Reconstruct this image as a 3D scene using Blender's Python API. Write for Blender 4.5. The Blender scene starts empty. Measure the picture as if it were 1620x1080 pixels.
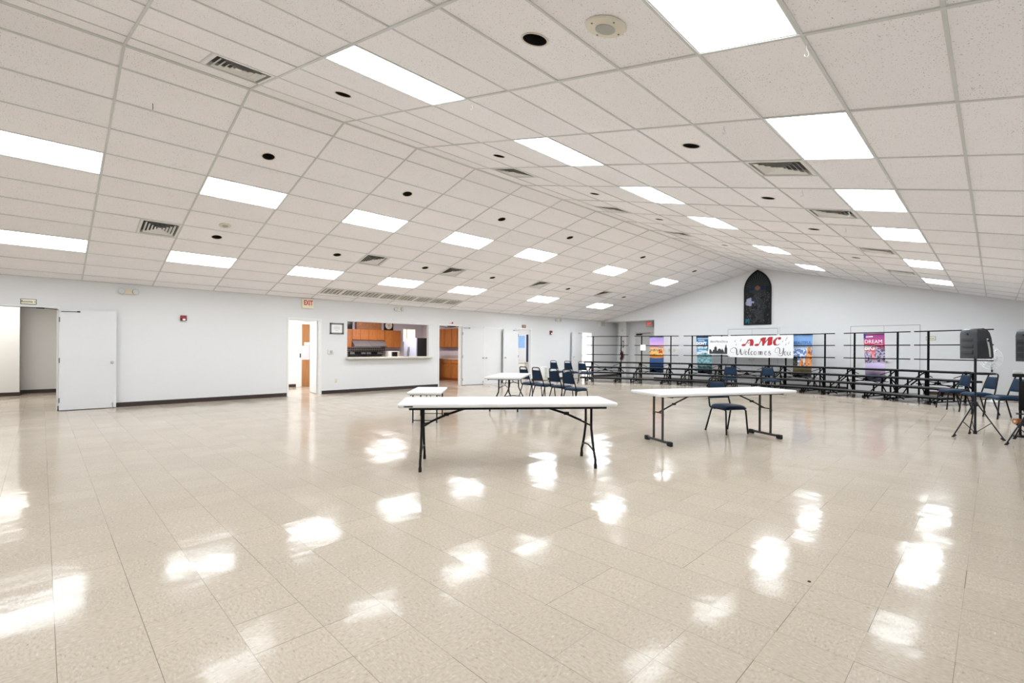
import bpy, bmesh, math, random
from mathutils import Vector, Matrix
random.seed(7)
R = math.radians
sc = bpy.context.scene
COL = sc.collection
# ------------------------------------------------------------------ room constants
XR_, ZR_, M_ = -6.468, 4.537, .2473            # ridge line x, z and the roof pitch
P_, Y0_, RW_ = 1.2119, .6084, .6106            # ceiling module along the hall, its origin, tile row width
Q_ = 1 / math.sqrt(1 + M_ * M_)
DW_ = 7.443
D0 = {-1: .3714, 1: .3753}
XW = XR_ - DW_ * Q_; XE = XR_ + (DW_ + .21) * Q_; ZE = ZR_ - DW_ * Q_ * M_
YF, YB = 19.9, -6.6
FT, FX0, FY0 = .3089, -1.350, 1.5956           # floor tile size and origin

# ------------------------------------------------------------------ materials
def mat(name, col, rough=.5, metal=0, var=0, vscale=8, emit=None, estr=0, spec=.5, bump=0, bscale=60, alpha=1, trans=0, coat=0):
    m = bpy.data.materials.new(name); m.use_nodes = True
    nt = m.node_tree; b = nt.nodes['Principled BSDF']
    c = (*col, 1)
    b.inputs['Base Color'].default_value = c
    b.inputs['Roughness'].default_value = rough
    b.inputs['Metallic'].default_value = metal
    b.inputs['Specular IOR Level'].default_value = spec
    b.inputs['Coat Weight'].default_value = coat
    if trans: b.inputs['Transmission Weight'].default_value = trans
    if alpha < 1: b.inputs['Alpha'].default_value = alpha
    if emit:
        b.inputs['Emission Color'].default_value = (*emit, 1); b.inputs['Emission Strength'].default_value = estr
    tc = nt.nodes.new('ShaderNodeTexCoord')
    if var:
        n = nt.nodes.new('ShaderNodeTexNoise'); n.inputs['Scale'].default_value = vscale; n.inputs['Detail'].default_value = 4
        nt.links.new(tc.outputs['Object'], n.inputs['Vector'])
        mx = nt.nodes.new('ShaderNodeMix'); mx.data_type = 'RGBA'
        mx.inputs['A'].default_value = tuple(max(0, v * (1 - var)) for v in col) + (1,)
        mx.inputs['B'].default_value = tuple(min(1, v * (1 + var)) for v in col) + (1,)
        nt.links.new(n.outputs['Fac'], mx.inputs['Factor']); nt.links.new(mx.outputs['Result'], b.inputs['Base Color'])
    if bump:
        n2 = nt.nodes.new('ShaderNodeTexNoise'); n2.inputs['Scale'].default_value = bscale; n2.inputs['Detail'].default_value = 3
        nt.links.new(tc.outputs['Object'], n2.inputs['Vector'])
        bp = nt.nodes.new('ShaderNodeBump'); bp.inputs['Strength'].default_value = bump; bp.inputs['Distance'].default_value = .01
        nt.links.new(n2.outputs['Fac'], bp.inputs['Height']); nt.links.new(bp.outputs['Normal'], b.inputs['Normal'])
    return m

def vcol_mat(name, rough=.6, spec=.4, bump=0):
    m = mat(name, (.5, .5, .5), rough, spec=spec, bump=bump, bscale=25)
    nt = m.node_tree; a = nt.nodes.new('ShaderNodeVertexColor'); a.layer_name = 'Col'
    nt.links.new(a.outputs['Color'], nt.nodes['Principled BSDF'].inputs['Base Color'])
    return m

M = {}
M['wall'] = mat('wall_paint', (.73, .73, .735), .6, var=.012, vscale=1.2, spec=.3, bump=.12, bscale=140)
M['wall_cool'] = mat('wall_paint_kitchen', (.66, .61, .66), .6, var=.02, vscale=2, spec=.3)
M['door'] = mat('door_paint', (.71, .71, .715), .45, var=.015, vscale=3)
M['gdoor'] = mat('grey_door_paint', (.60, .60, .58), .5, var=.015, vscale=3)
M['trim'] = mat('trim_paint', (.78, .78, .77), .4, var=.01)
M['gap'] = mat('door_gap_dark', (.16, .16, .155), .8, var=.1)
M['base'] = mat('vinyl_baseboard', (.033, .021, .017), .35, var=.25, vscale=5)
M['tbar'] = mat('ceiling_tee_bar', (.63, .635, .625), .45, var=.03, vscale=3)
M['lampframe'] = mat('lamp_frame', (.72, .72, .71), .4, var=.02)
M['diff'] = mat('lamp_diffuser', (.9, .9, .9), .4, var=.01, emit=(.885, .95, 1), estr=13)
M['diff_boost'] = mat('lamp_diffuser_boosted', (.9, .9, .9), .4, var=.01, emit=(.885, .95, 1), estr=30)  # far panels given extra strength to brighten the far wall
M['diff_dim'] = mat('lamp_diffuser_dimmed', (.9, .9, .9), .4, var=.01, emit=(.885, .95, 1), estr=12)  # panels over and behind the camera set dimmer to balance the light
M['white_metal'] = mat('white_enamel', (.78, .77, .74), .4, var=.03, vscale=10)
M['vent_dark'] = mat('vent_dark', (.09, .09, .085), .8, var=.2)
M['black_void'] = mat('void_black', (.008, .008, .008), .9, var=.2)
M['beige'] = mat('beige_plastic', (.68, .60, .45), .45, var=.04, vscale=12)
M['beige2'] = mat('ivory_plastic', (.74, .69, .58), .45, var=.03, vscale=12)
M['grille'] = mat('grey_mesh', (.42, .42, .38), .6, var=.08, vscale=60)
M['grille_dark'] = mat('louver_dark', (.46, .44, .40), .6, var=.1, vscale=30)
M['black'] = mat('black_steel', (.004, .004, .0045), .42, var=.25, vscale=15, spec=.22)
M['bronze'] = mat('brown_grey_steel', (.045, .042, .037), .45, metal=.2, var=.15, vscale=12)
M['riser'] = mat('riser_black', (.003, .0035, .004), .55, var=.25, vscale=10, spec=.08)
M['deckedge'] = mat('riser_edge_trim', (.03, .033, .037), .35, metal=.3, var=.2, vscale=9)
M['carpet'] = mat('riser_carpet', (.03, .031, .033), .95, var=.3, vscale=60)
M['plastic_white'] = mat('table_plastic', (.76, .76, .75), .42, var=.012, vscale=25, bump=.05, bscale=250)
M['blue'] = mat('blue_vinyl', (.0035, .0185, .045), .55, var=.15, vscale=20, bump=.06, bscale=200, spec=.2)
M['chrome'] = mat('steel', (.55, .55, .54), .28, metal=1, var=.05)
M['steel_grey'] = mat('grey_steel', (.23, .23, .24), .35, metal=.7, var=.1, vscale=6)
M['rubber'] = mat('rubber', (.01, .01, .01), .8, var=.2)
M['red'] = mat('red_enamel', (.16, .012, .018), .4, var=.08, spec=.35)
M['sign_red'] = mat('exit_letter_red', (.62, .03, .03), .5, var=.05)
M['red_panel'] = mat('exit_panel_red', (.8, .10, .08), .5, var=.03, emit=(1, .12, .09), estr=.25)
M['paper'] = mat('paper', (.85, .85, .84), .6, var=.01)
M['ink'] = mat('print_ink', (.03, .03, .03), .6, var=.1)
M['inkgrey'] = mat('faint_print', (.35, .35, .36), .6, var=.1)
M['cream'] = mat('cream_sign', (.82, .77, .60), .5, var=.03)
M['brownsign'] = mat('brown_sign', (.20, .085, .06), .5, var=.1)
M['pewter'] = mat('pewter_frame', (.16, .17, .17), .35, metal=.4, var=.2, vscale=20)
M['clear'] = mat('clear_plastic', (.8, .84, .84), .15, var=.02, alpha=.45)
M['lens'] = mat('lamp_lens', (.6, .64, .62), .15, var=.1, vscale=40, coat=.5)
M['spk'] = mat('speaker_shell', (.036, .040, .045), .45, var=.12, vscale=30, bump=.05, bscale=300, spec=.35)
M['spk_d'] = mat('speaker_grille', (.02, .022, .025), .5, var=.2, vscale=80)
M['tripod'] = mat('tripod_black', (.007, .010, .015), .45, var=.2, vscale=10, spec=.3)
M['silver'] = mat('silver_plastic', (.62, .62, .60), .35, metal=.3, var=.04)
M['fanw'] = mat('fan_white', (.82, .82, .82), .35, var=.02)
M['fanclear'] = mat('fan_blade_clear', (.78, .78, .78), .3, var=.03, alpha=.4)
M['amber'] = mat('amber_plastic', (.42, .13, .03), .3, var=.15, vscale=20)
M['sillstone'] = mat('sill_laminate', (.64, .60, .53), .4, var=.03, vscale=20)
M['stainless'] = mat('stainless_panel', (.52, .55, .68), .3, metal=.35, var=.05)
M['fridge_black'] = mat('fridge_black', (.006, .006, .007), .45, var=.2)
M['appl_black'] = mat('appliance_black', (.01, .01, .01), .3, var=.2)
M['hood'] = mat('hood_steel', (.30, .29, .30), .35, metal=.6, var=.08, vscale=5)
M['carved'] = mat('carved_wood', (.36, .15, .06), .5, var=.3, vscale=9)
M['counter'] = mat('counter_laminate', (.60, .50, .44), .4, var=.05, vscale=30)
M['warm_glass'] = mat('sunlit_window', (.9, .8, .6), .4, var=.05, emit=(1, .82, .52), estr=1.1)
M['bluecloth'] = mat('blue_cloth', (.06, .07, .16), .8, var=.15)
M['poster_sky'] = mat('pale_blue_print', (.28, .48, .80), .6, var=.12, vscale=9)
M['leaf_brown'] = mat('brown_marks', (.18, .10, .05), .7, var=.2)
M['banner'] = mat('banner_vinyl', (.86, .86, .86), .5, var=.012, vscale=6, bump=.25, bscale=3)
M['banner_red'] = mat('banner_red', (.50, .012, .02), .5, var=.08)
M['postercol'] = vcol_mat('poster_print', .55, bump=.15)
M['glasscol'] = vcol_mat('stained_glass', .35, spec=.12, bump=.5)
M['whiteprint'] = mat('white_print', (.86, .88, .9), .55, var=.02)
M['navyprint'] = mat('navy_print', (.04, .14, .42), .55, var=.08)

def wood(name, a, b, sc_=3, rough=.4, axis='Z'):
    m = mat(name, a, rough); nt = m.node_tree; bs = nt.nodes['Principled BSDF']
    tc = nt.nodes.new('ShaderNodeTexCoord'); mp = nt.nodes.new('ShaderNodeMapping')
    mp.inputs['Scale'].default_value = (14, 14, 1.2) if axis == 'Z' else (1.2, 14, 14)
    n = nt.nodes.new('ShaderNodeTexNoise'); n.inputs['Scale'].default_value = sc_; n.inputs['Detail'].default_value = 5
    cr = nt.nodes.new('ShaderNodeValToRGB')
    cr.color_ramp.elements[0].position = .3; cr.color_ramp.elements[0].color = (*a, 1)
    cr.color_ramp.elements[1].position = .75; cr.color_ramp.elements[1].color = (*b, 1)
    nt.links.new(tc.outputs['Object'], mp.inputs['Vector']); nt.links.new(mp.outputs['Vector'], n.inputs['Vector'])
    nt.links.new(n.outputs['Fac'], cr.inputs['Fac']); nt.links.new(cr.outputs['Color'], bs.inputs['Base Color'])
    return m
M['cab'] = wood('maple_cabinet', (.33, .105, .022), (.46, .17, .045))
M['wooddoor'] = wood('oak_veneer', (.34, .14, .045), (.45, .20, .075), 2)

def floor_mat():
    m = bpy.data.materials.new('vinyl_floor_tile'); m.use_nodes = True
    nt = m.node_tree; N = nt.nodes; L = nt.links; b = N['Principled BSDF']
    geo = N.new('ShaderNodeNewGeometry'); sep = N.new('ShaderNodeSeparateXYZ'); L.new(geo.outputs['Position'], sep.inputs[0])
    def math_(op, a, b_=None, c=None):
        n = N.new('ShaderNodeMath'); n.operation = op
        for k, v in enumerate((a, b_, c)):
            if v is None: continue
            if isinstance(v, (int, float)): n.inputs[k].default_value = v
            else: L.new(v, n.inputs[k])
        return n.outputs[0]
    u = math_('DIVIDE', math_('SUBTRACT', sep.outputs[0], FX0), FT)
    v = math_('DIVIDE', math_('SUBTRACT', sep.outputs[1], FY0), FT)
    iu = math_('FLOOR', u); iv = math_('FLOOR', v)
    fu = math_('SUBTRACT', u, iu); fv = math_('SUBTRACT', v, iv)
    du = math_('MINIMUM', fu, math_('SUBTRACT', 1, fu)); dv = math_('MINIMUM', fv, math_('SUBTRACT', 1, fv))
    # tile ids
    cid = N.new('ShaderNodeCombineXYZ'); L.new(iu, cid.inputs[0]); L.new(iv, cid.inputs[1])
    wn = N.new('ShaderNodeTexWhiteNoise'); wn.noise_dimensions = '3D'; L.new(cid.outputs[0], wn.inputs['Vector'])
    # seams: width differs from seam to seam
    cu = N.new('ShaderNodeCombineXYZ'); L.new(math_('ROUND', u), cu.inputs[0]); L.new(iv, cu.inputs[1])
    cv = N.new('ShaderNodeCombineXYZ'); L.new(iu, cv.inputs[0]); L.new(math_('ROUND', v), cv.inputs[1]); cv.inputs[2].default_value = 3
    wu = N.new('ShaderNodeTexWhiteNoise'); L.new(cu.outputs[0], wu.inputs['Vector'])
    wv = N.new('ShaderNodeTexWhiteNoise'); L.new(cv.outputs[0], wv.inputs['Vector'])
    su = math_('LESS_THAN', du, math_('MULTIPLY_ADD', math_('POWER', wu.outputs['Value'], 2.5), .005, .0006))
    sv = math_('LESS_THAN', dv, math_('MULTIPLY_ADD', math_('POWER', wv.outputs['Value'], 2), .003, .0024))
    seam = math_('MAXIMUM', su, sv)
    # flecks run across or along, quarter turned from tile to tile
    par = math_('PINGPONG', math_('ADD', iu, iv), 1)
    cx = N.new('ShaderNodeCombineXYZ'); L.new(math_('MULTIPLY', sep.outputs[0], 40), cx.inputs[0]); L.new(math_('MULTIPLY', sep.outputs[1], 85), cx.inputs[1])
    cy = N.new('ShaderNodeCombineXYZ'); L.new(math_('MULTIPLY', sep.outputs[0], 85), cy.inputs[0]); L.new(math_('MULTIPLY', sep.outputs[1], 40), cy.inputs[1])
    mv = N.new('ShaderNodeMix'); mv.data_type = 'VECTOR'; L.new(par, mv.inputs['Factor']); L.new(cx.outputs[0], mv.inputs['A']); L.new(cy.outputs[0], mv.inputs['B'])
    n1 = N.new('ShaderNodeTexNoise'); n1.inputs['Scale'].default_value = 1.0; n1.inputs['Detail'].default_value = 3; n1.inputs['Roughness'].default_value = .6
    L.new(mv.outputs['Result'], n1.inputs['Vector'])
    cr = N.new('ShaderNodeValToRGB'); e = cr.color_ramp.elements
    e[0].position = .25; e[0].color = (.235, .19, .14, 1)
    e[1].position = .35; e[1].color = (.415, .35, .275, 1)
    for pos, c in ((.5, (.46, .394, .318)), (.64, (.49, .425, .35)), (.76, (.64, .59, .52))):
        x = e.new(pos); x.color = (*c, 1)
    L.new(n1.outputs['Fac'], cr.inputs['Fac'])
    # tile to tile tone
    tone = math_('MULTIPLY_ADD', wn.outputs['Value'], .045, .975)
    big = N.new('ShaderNodeTexNoise'); big.inputs['Scale'].default_value = .8; L.new(geo.outputs['Position'], big.inputs['Vector'])
    tone = math_('MULTIPLY', tone, math_('MULTIPLY_ADD', big.outputs['Fac'], .10, .95))
    vm = N.new('ShaderNodeVectorMath'); vm.operation = 'SCALE'; L.new(cr.outputs['Color'], vm.inputs[0]); L.new(tone, vm.inputs['Scale'])
    mx = N.new('ShaderNodeMix'); mx.data_type = 'RGBA'; L.new(seam, mx.inputs['Factor']); L.new(vm.outputs[0], mx.inputs['A']); mx.inputs['B'].default_value = (.19, .165, .135, 1)
    L.new(mx.outputs['Result'], b.inputs['Base Color'])
    b.inputs['IOR'].default_value = 1.5
    # polish: roughness drifts, each tile lies at a slightly different tilt
    rn = N.new('ShaderNodeTexNoise'); rn.inputs['Scale'].default_value = 2.3; rn.inputs['Detail'].default_value = 3; L.new(geo.outputs['Position'], rn.inputs['Vector'])
    L.new(math_('MULTIPLY_ADD', rn.outputs['Fac'], .12, .05), b.inputs['Roughness'])
    wx = N.new('ShaderNodeTexNoise'); wx.inputs['Scale'].default_value = 1.1; wx.inputs['Detail'].default_value = 6; wx.inputs['Roughness'].default_value = .7; L.new(geo.outputs['Position'], wx.inputs['Vector'])
    wr = N.new('ShaderNodeMapRange'); wr.inputs['From Min'].default_value = .28; wr.inputs['From Max'].default_value = .72; wr.inputs['To Min'].default_value = .025; wr.inputs['To Max'].default_value = .125; L.new(wx.outputs['Fac'], wr.inputs['Value'])
    L.new(wr.outputs['Result'], b.inputs['Specular IOR Level'])
    wcol = N.new('ShaderNodeVectorMath'); wcol.operation = 'SUBTRACT'; L.new(wn.outputs['Color'], wcol.inputs[0]); wcol.inputs[1].default_value = (.5, .5, .5)
    wsc = N.new('ShaderNodeVectorMath'); wsc.operation = 'MULTIPLY'; L.new(wcol.outputs[0], wsc.inputs[0]); wsc.inputs[1].default_value = (.022, .022, 0)
    wav = N.new('ShaderNodeTexNoise'); wav.inputs['Scale'].default_value = 5.5; wav.inputs['Detail'].default_value = 2.5; L.new(geo.outputs['Position'], wav.inputs['Vector'])
    bp = N.new('ShaderNodeBump'); bp.inputs['Strength'].default_value = .35; bp.inputs['Distance'].default_value = .0045; L.new(wav.outputs['Fac'], bp.inputs['Height'])
    ad = N.new('ShaderNodeVectorMath'); ad.operation = 'ADD'; L.new(bp.outputs['Normal'], ad.inputs[0]); L.new(wsc.outputs[0], ad.inputs[1])
    nm = N.new('ShaderNodeVectorMath'); nm.operation = 'NORMALIZE'; L.new(ad.outputs[0], nm.inputs[0]); L.new(nm.outputs[0], b.inputs['Normal'])
    return m
M['floor'] = floor_mat()

def ceiling_mat():
    m = bpy.data.materials.new('mineral_ceiling_tile'); m.use_nodes = True
    nt = m.node_tree; N = nt.nodes; L = nt.links; b = N['Principled BSDF']
    geo = N.new('ShaderNodeNewGeometry')
    vo = N.new('ShaderNodeTexNoise'); vo.inputs['Scale'].default_value = 110; vo.inputs['Detail'].default_value = 2; L.new(geo.outputs['Position'], vo.inputs['Vector'])
    dn = N.new('ShaderNodeTexNoise'); dn.inputs['Scale'].default_value = 3; L.new(geo.outputs['Position'], dn.inputs['Vector'])
    ad = N.new('ShaderNodeMath'); ad.operation = 'MULTIPLY_ADD'; L.new(dn.outputs['Fac'], ad.inputs[0]); ad.inputs[1].default_value = .10; L.new(vo.outputs['Fac'], ad.inputs[2])
    cr = N.new('ShaderNodeValToRGB'); e = cr.color_ramp.elements
    e[0].position = .345; e[0].color = (.38, .365, .34, 1); e[1].position = .405; e[1].color = (.94, .92, .935, 1)
    x = e.new(.60); x.color = (.95, .93, .95, 1)
    L.new(ad.outputs[0], cr.inputs['Fac'])
    oi = N.new('ShaderNodeAttribute'); oi.attribute_name = 'tone'
    vm = N.new('ShaderNodeVectorMath'); vm.operation = 'SCALE'; L.new(cr.outputs['Color'], vm.inputs[0]); L.new(oi.outputs['Fac'], vm.inputs['Scale'])
    L.new(vm.outputs[0], b.inputs['Base Color']); b.inputs['Roughness'].default_value = .9; b.inputs['Specular IOR Level'].default_value = .1
    return m
M['tile'] = ceiling_mat()

def mosaic_mat():
    m = bpy.data.materials.new('backsplash_mosaic'); m.use_nodes = True
    nt = m.node_tree; N = nt.nodes; L = nt.links; b = N['Principled BSDF']
    tc = N.new('ShaderNodeTexCoord'); mp = N.new('ShaderNodeMapping'); mp.inputs['Rotation'].default_value = (R(90), 0, 0)
    br = N.new('ShaderNodeTexBrick'); br.offset = 0; br.inputs['Scale'].default_value = 1
    br.inputs['Color1'].default_value = (.03, .035, .035, 1); br.inputs['Color2'].default_value = (.07, .07, .065, 1); br.inputs['Mortar'].default_value = (.55, .5, .42, 1)
    br.inputs['Brick Width'].default_value = .085; br.inputs['Row Height'].default_value = .085; br.inputs['Mortar Size'].default_value = .012
    L.new(tc.outputs['Object'], mp.inputs['Vector']); L.new(mp.outputs['Vector'], br.inputs['Vector']); L.new(br.outputs['Color'], b.inputs['Base Color'])
    b.inputs['Roughness'].default_value = .3
    return m
M['mosaic'] = mosaic_mat()

# ------------------------------------------------------------------ mesh builder
class MB:
    def __init__(s): s.v = []; s.f = []; s.m = []; s.mats = []
    def mi(s, m):
        if m not in s.mats: s.mats.append(m)
        return s.mats.index(m)
    def add(s, vs, fs, m=None, X=None):
        o = len(s.v); k = s.mi(m) if m else 0
        for p in vs: s.v.append(tuple(X @ Vector(p)) if X else tuple(p))
        for f in fs: s.f.append(tuple(i + o for i in f)); s.m.append(k)
        return s
    def box(s, lo, hi, m=None, X=None):
        (a, b, c), (d, e, f) = lo, hi
        return s.add([(a, b, c), (d, b, c), (d, e, c), (a, e, c), (a, b, f), (d, b, f), (d, e, f), (a, e, f)],
                     [(0, 3, 2, 1), (4, 5, 6, 7), (0, 1, 5, 4), (1, 2, 6, 5), (2, 3, 7, 6), (3, 0, 4, 7)], m, X)
    def cbox(s, c, d, m=None, X=None):
        return s.box([c[i] - d[i] / 2 for i in range(3)], [c[i] + d[i] / 2 for i in range(3)], m, X)
    def rbox(s, lo, hi, r, m=None, seg=2, X=None):
        bm = bmesh.new(); bmesh.ops.create_cube(bm, size=1)
        for v in bm.verts: v.co = [(lo[i] + hi[i]) / 2 + v.co[i] * (hi[i] - lo[i]) for i in range(3)]
        bmesh.ops.bevel(bm, geom=bm.edges[:], offset=r, segments=seg, profile=.5, affect='EDGES')
        bm.verts.ensure_lookup_table(); bm.verts.index_update()
        s.add([v.co[:] for v in bm.verts], [[v.index for v in f.verts] for f in bm.faces], m, X); bm.free(); return s
    def prism(s, poly, a, b, axis='Y', m=None, X=None):
        """poly 2-D; axis Y: (x,z) swept in y; axis Z: (x,y) swept in z; axis X: (y,z) swept in x"""
        def P(p, t): return (p[0], t, p[1]) if axis == 'Y' else (p[0], p[1], t) if axis == 'Z' else (t, p[0], p[1])
        n = len(poly); ar = sum(poly[i][0] * poly[(i + 1) % n][1] - poly[(i + 1) % n][0] * poly[i][1] for i in range(n))
        if (ar < 0) != (axis == 'Y'): poly = poly[::-1]
        vs = [P(p, a) for p in poly] + [P(p, b) for p in poly]
        if a > b: vs = vs[n:] + vs[:n]
        fs = [tuple(range(n))[::-1], tuple(range(n, 2 * n))] + [(i, (i + 1) % n, n + (i + 1) % n, n + i) for i in range(n)]
        return s.add(vs, fs, m, X)
    def tube(s, path, r, m=None, seg=8, closed=False, X=None, sq=False):
        pts = [Vector(p) for p in path]; n = len(pts); rr = r if isinstance(r, (list, tuple)) else [r] * n
        vs = []; fs = []; prev = None
        if sq: seg = 4
        for i in range(n):
            if closed: t = (pts[(i + 1) % n] - pts[i - 1])
            else: t = (pts[min(i + 1, n - 1)] - pts[max(i - 1, 0)])
            t.normalize()
            if prev is None:
                up = Vector((0, 0, 1)) if abs(t.z) < .9 else Vector((1, 0, 0))
                a = t.cross(up).normalized()
            else:
                a = (prev - t * prev.dot(t)).normalized()
            prev = a; b = t.cross(a)
            for k in range(seg):
                th = 2 * math.pi * (k + (.5 if sq else 0)) / seg
                q = rr[i] * (1.414 if sq else 1)
                vs.append(pts[i] + a * math.cos(th) * q + b * math.sin(th) * q)
        lim = n if closed else n - 1
        for i in range(lim):
            for k in range(seg):
                a_, b_ = i * seg + k, i * seg + (k + 1) % seg; c_, d_ = ((i + 1) % n) * seg + (k + 1) % seg, ((i + 1) % n) * seg + k
                fs.append((a_, b_, c_, d_))
        if not closed: fs += [tuple(range(seg))[::-1], tuple(range((n - 1) * seg, n * seg))]
        return s.add(vs, fs, m, X)
    def lathe(s, prof, m=None, seg=20, X=None, c=(0, 0, 0)):
        vs = []; fs = []; n = len(prof)
        for k in range(seg):
            th = 2 * math.pi * k / seg
            for r, z in prof: vs.append((c[0] + r * math.cos(th), c[1] + r * math.sin(th), c[2] + z))
        for k in range(seg):
            for i in range(n - 1):
                a, b = k * n + i, ((k + 1) % seg) * n + i
                fs.append((a, b, b + 1, a + 1))
        return s.add(vs, fs, m, X)
    def build(s, name, m=None, parent=None, label=None, smooth=40):
        me = bpy.data.meshes.new(name); me.from_pydata([tuple(v) for v in s.v], [], s.f)
        if s.mats:
            for q in s.mats: me.materials.append(q if not isinstance(q, str) else M[q])
            me.polygons.foreach_set('material_index', s.m)
        else: me.materials.append(M[m] if isinstance(m, str) else m)
        me.update()
        bm = bmesh.new(); bm.from_mesh(me); bmesh.ops.recalc_face_normals(bm, faces=bm.faces[:]) if NORMALS else None; bm.to_mesh(me); bm.free()
        if smooth:
            me.shade_smooth(); me.set_sharp_from_angle(angle=R(smooth))
        o = bpy.data.objects.new(name, me); COL.objects.link(o)
        if parent: o.parent = parent
        if label: o['label'] = label
        return o
NORMALS = True
def RX(a): return Matrix.Rotation(R(a), 4, 'X')
def RY(a): return Matrix.Rotation(R(a), 4, 'Y')
def RZ(a): return Matrix.Rotation(R(a), 4, 'Z')
def T(x, y, z): return Matrix.Translation((x, y, z))

def thing(name, label, cat, loc=(0, 0, 0), rotz=0, group=None, mw=None):
    o = bpy.data.objects.new(name, None); COL.objects.link(o); o.empty_display_size = .1
    if mw is not None: o.matrix_world = mw
    else: o.location = loc; o.rotation_euler = (0, 0, R(rotz))
    o['label'] = label; o['category'] = cat
    if group: o['group'] = group
    return o
def tag(o, label, cat, group=None):
    o['label'] = label; o['category'] = cat
    if group: o['group'] = group
    return o
def struct(o, label=None):
    o['kind'] = 'structure'
    if label: o['label'] = label
    return o
def dup(root, loc, rotz, label, group=None):
    r = root.copy(); COL.objects.link(r); r.location = loc; r.rotation_euler = (0, 0, R(rotz)); r['label'] = label
    if group: r['group'] = group
    for ch in list(root.children):
        c = ch.copy(); COL.objects.link(c); c.parent = r
        for g in list(ch.children):
            d = g.copy(); COL.objects.link(d); d.parent = c
    return r
def dup_mw(root, mw, label, group=None):
    r = dup(root, (0, 0, 0), 0, label, group); r.matrix_world = mw; return r

# text in the local x-z plane, reading along +x, facing -y
def text_mb(s, size, x=0, z=0, y=-.001, m='ink', shear=0, sx=1, mb=None, fmap=None, bold=0):
    cu = bpy.data.curves.new('t', 'FONT'); cu.body = s; cu.size = size; cu.align_x = 'CENTER'; cu.align_y = 'CENTER'; cu.shear = shear; cu.offset = bold
    cu.resolution_u = 3
    o = bpy.data.objects.new('t', cu); COL.objects.link(o)
    dg = bpy.context.evaluated_depsgraph_get(); me = bpy.data.meshes.new_from_object(o.evaluated_get(dg))
    mb = mb or MB()
    if fmap: vs = [fmap(v.co.x * sx + x, v.co.y + z) for v in me.vertices]
    else: vs = [(v.co.x * sx + x, y, v.co.y + z) for v in me.vertices]
    mb.add(vs, [tuple(p.vertices) for p in me.polygons], M[m] if isinstance(m, str) else m)
    bpy.data.objects.remove(o); bpy.data.curves.remove(cu); bpy.data.meshes.remove(me)
    return mb

# ------------------------------------------------------------------ setting: floor
b = MB(); b.box((-21, YB - .3, -.12), (2.2, 24.5, 0)); struct(b.build('floor', 'floor', smooth=0), 'polished beige flecked vinyl tile floor')

# ------------------------------------------------------------------ ceiling
def cpt(sg, i, t, off=0):
    return Vector((XR_ + sg * t * Q_ - sg * M_ * Q_ * off, Y0_ + i * P_, ZR_ - t * Q_ * M_ - Q_ * off))
def cmat(sg, i, t, off=0):
    ex = Vector((0, 1 if sg > 0 else -1, 0)); ey = Vector((sg * Q_, 0, -M_ * Q_)); ez = Vector((-M_ * Q_ * sg, 0, -Q_))
    mm = Matrix((ex, ey, ez)).transposed().to_4x4(); mm.translation = cpt(sg, i, t, off); return mm
def trow(sg, k): return max(0, D0[sg] + RW_ * k)
LIGHT_I = [13, 10, 7, 5, 3, 1, -1, -3, -5]
lights = {(sg, i, k) for sg in (-1, 1) for i in LIGHT_I for k in (3, 8)}
HOLES = {(-1, 1, 1), (-1, 3, 1), (-1, 5, 1), (-1, 7, 1), (-1, 10, 1), (-1, 13, 1), (-1, 1, 6), (-1, 3, 6), (-1, 5, 6), (-1, 7, 6), (-1, 13, 6), (-1, 10, 6),
         (1, 1, 1), (1, 3, 1), (1, 5, 1), (1, 7, 1), (1, 10, 1), (1, 1, 6), (1, 3, 6), (1, 5, 6), (1, 7, 6), (1, 10, 6)}
VENTS = [(-1, .75, 6), (-1, 4.25, 6), (-1, 6.25, 6), (-1, 9.25, 6), (-1, 12.25, 6), (1, .75, 0), (1, 4.25, 0), (1, 6.75, 0), (1, 9.25, 0),
         (1, 4.25, 7), (1, 6.25, 7), (1, 9.25, 7), (1, 12.25, 7)]
ventcell = {(sg, math.floor(i), k): i for sg, i, k in VENTS}
IMIN, IMAX = (YB - Y0_) / P_, (YF - Y0_) / P_
b = MB(); tones = []
def ctile(sg, i0, i1, t0, t1, hole=None):
    off = random.uniform(-.003, .003)
    n0 = len(b.f)
    if hole is None:
        b.add([cpt(sg, i0, t0, off), cpt(sg, i1, t0, off), cpt(sg, i1, t1, off), cpt(sg, i0, t1, off)], [(0, 1, 2, 3)], M['tile'])
    else:
        X = cmat(sg, (i0 + i1) / 2, (t0 + t1) / 2, off); hx = (i1 - i0) * P_ / 2; hy = (t1 - t0) / 2; n = 24; vs = []
        for k in range(n):
            th = 2 * math.pi * k / n; c, s = math.cos(th), math.sin(th)
            q = min(hx / max(abs(c), 1e-6), hy / max(abs(s), 1e-6))
            vs += [(hole * c, hole * s, 0), (q * c, q * s, 0)]
        cor = [(hx, hy, 0), (-hx, hy, 0), (-hx, -hy, 0), (hx, -hy, 0)]
        fs = [(2 * k, 2 * k + 1, 2 * ((k + 1) % n) + 1, 2 * ((k + 1) % n)) for k in range(n)]
        o = len(vs); vs += cor
        for j, cc in enumerate(cor):
            a = math.atan2(cc[1], cc[0]) % (2 * math.pi); k = int(a / (2 * math.pi / n)) % n
            fs.append((2 * k + 1, o + j, 2 * ((k + 1) % n) + 1))
        b.add(vs, fs, M['tile'], X)
    tn = random.uniform(.965, 1.015)
    tones.extend([tn] * (len(b.f) - n0))
kmax = 12
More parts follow.
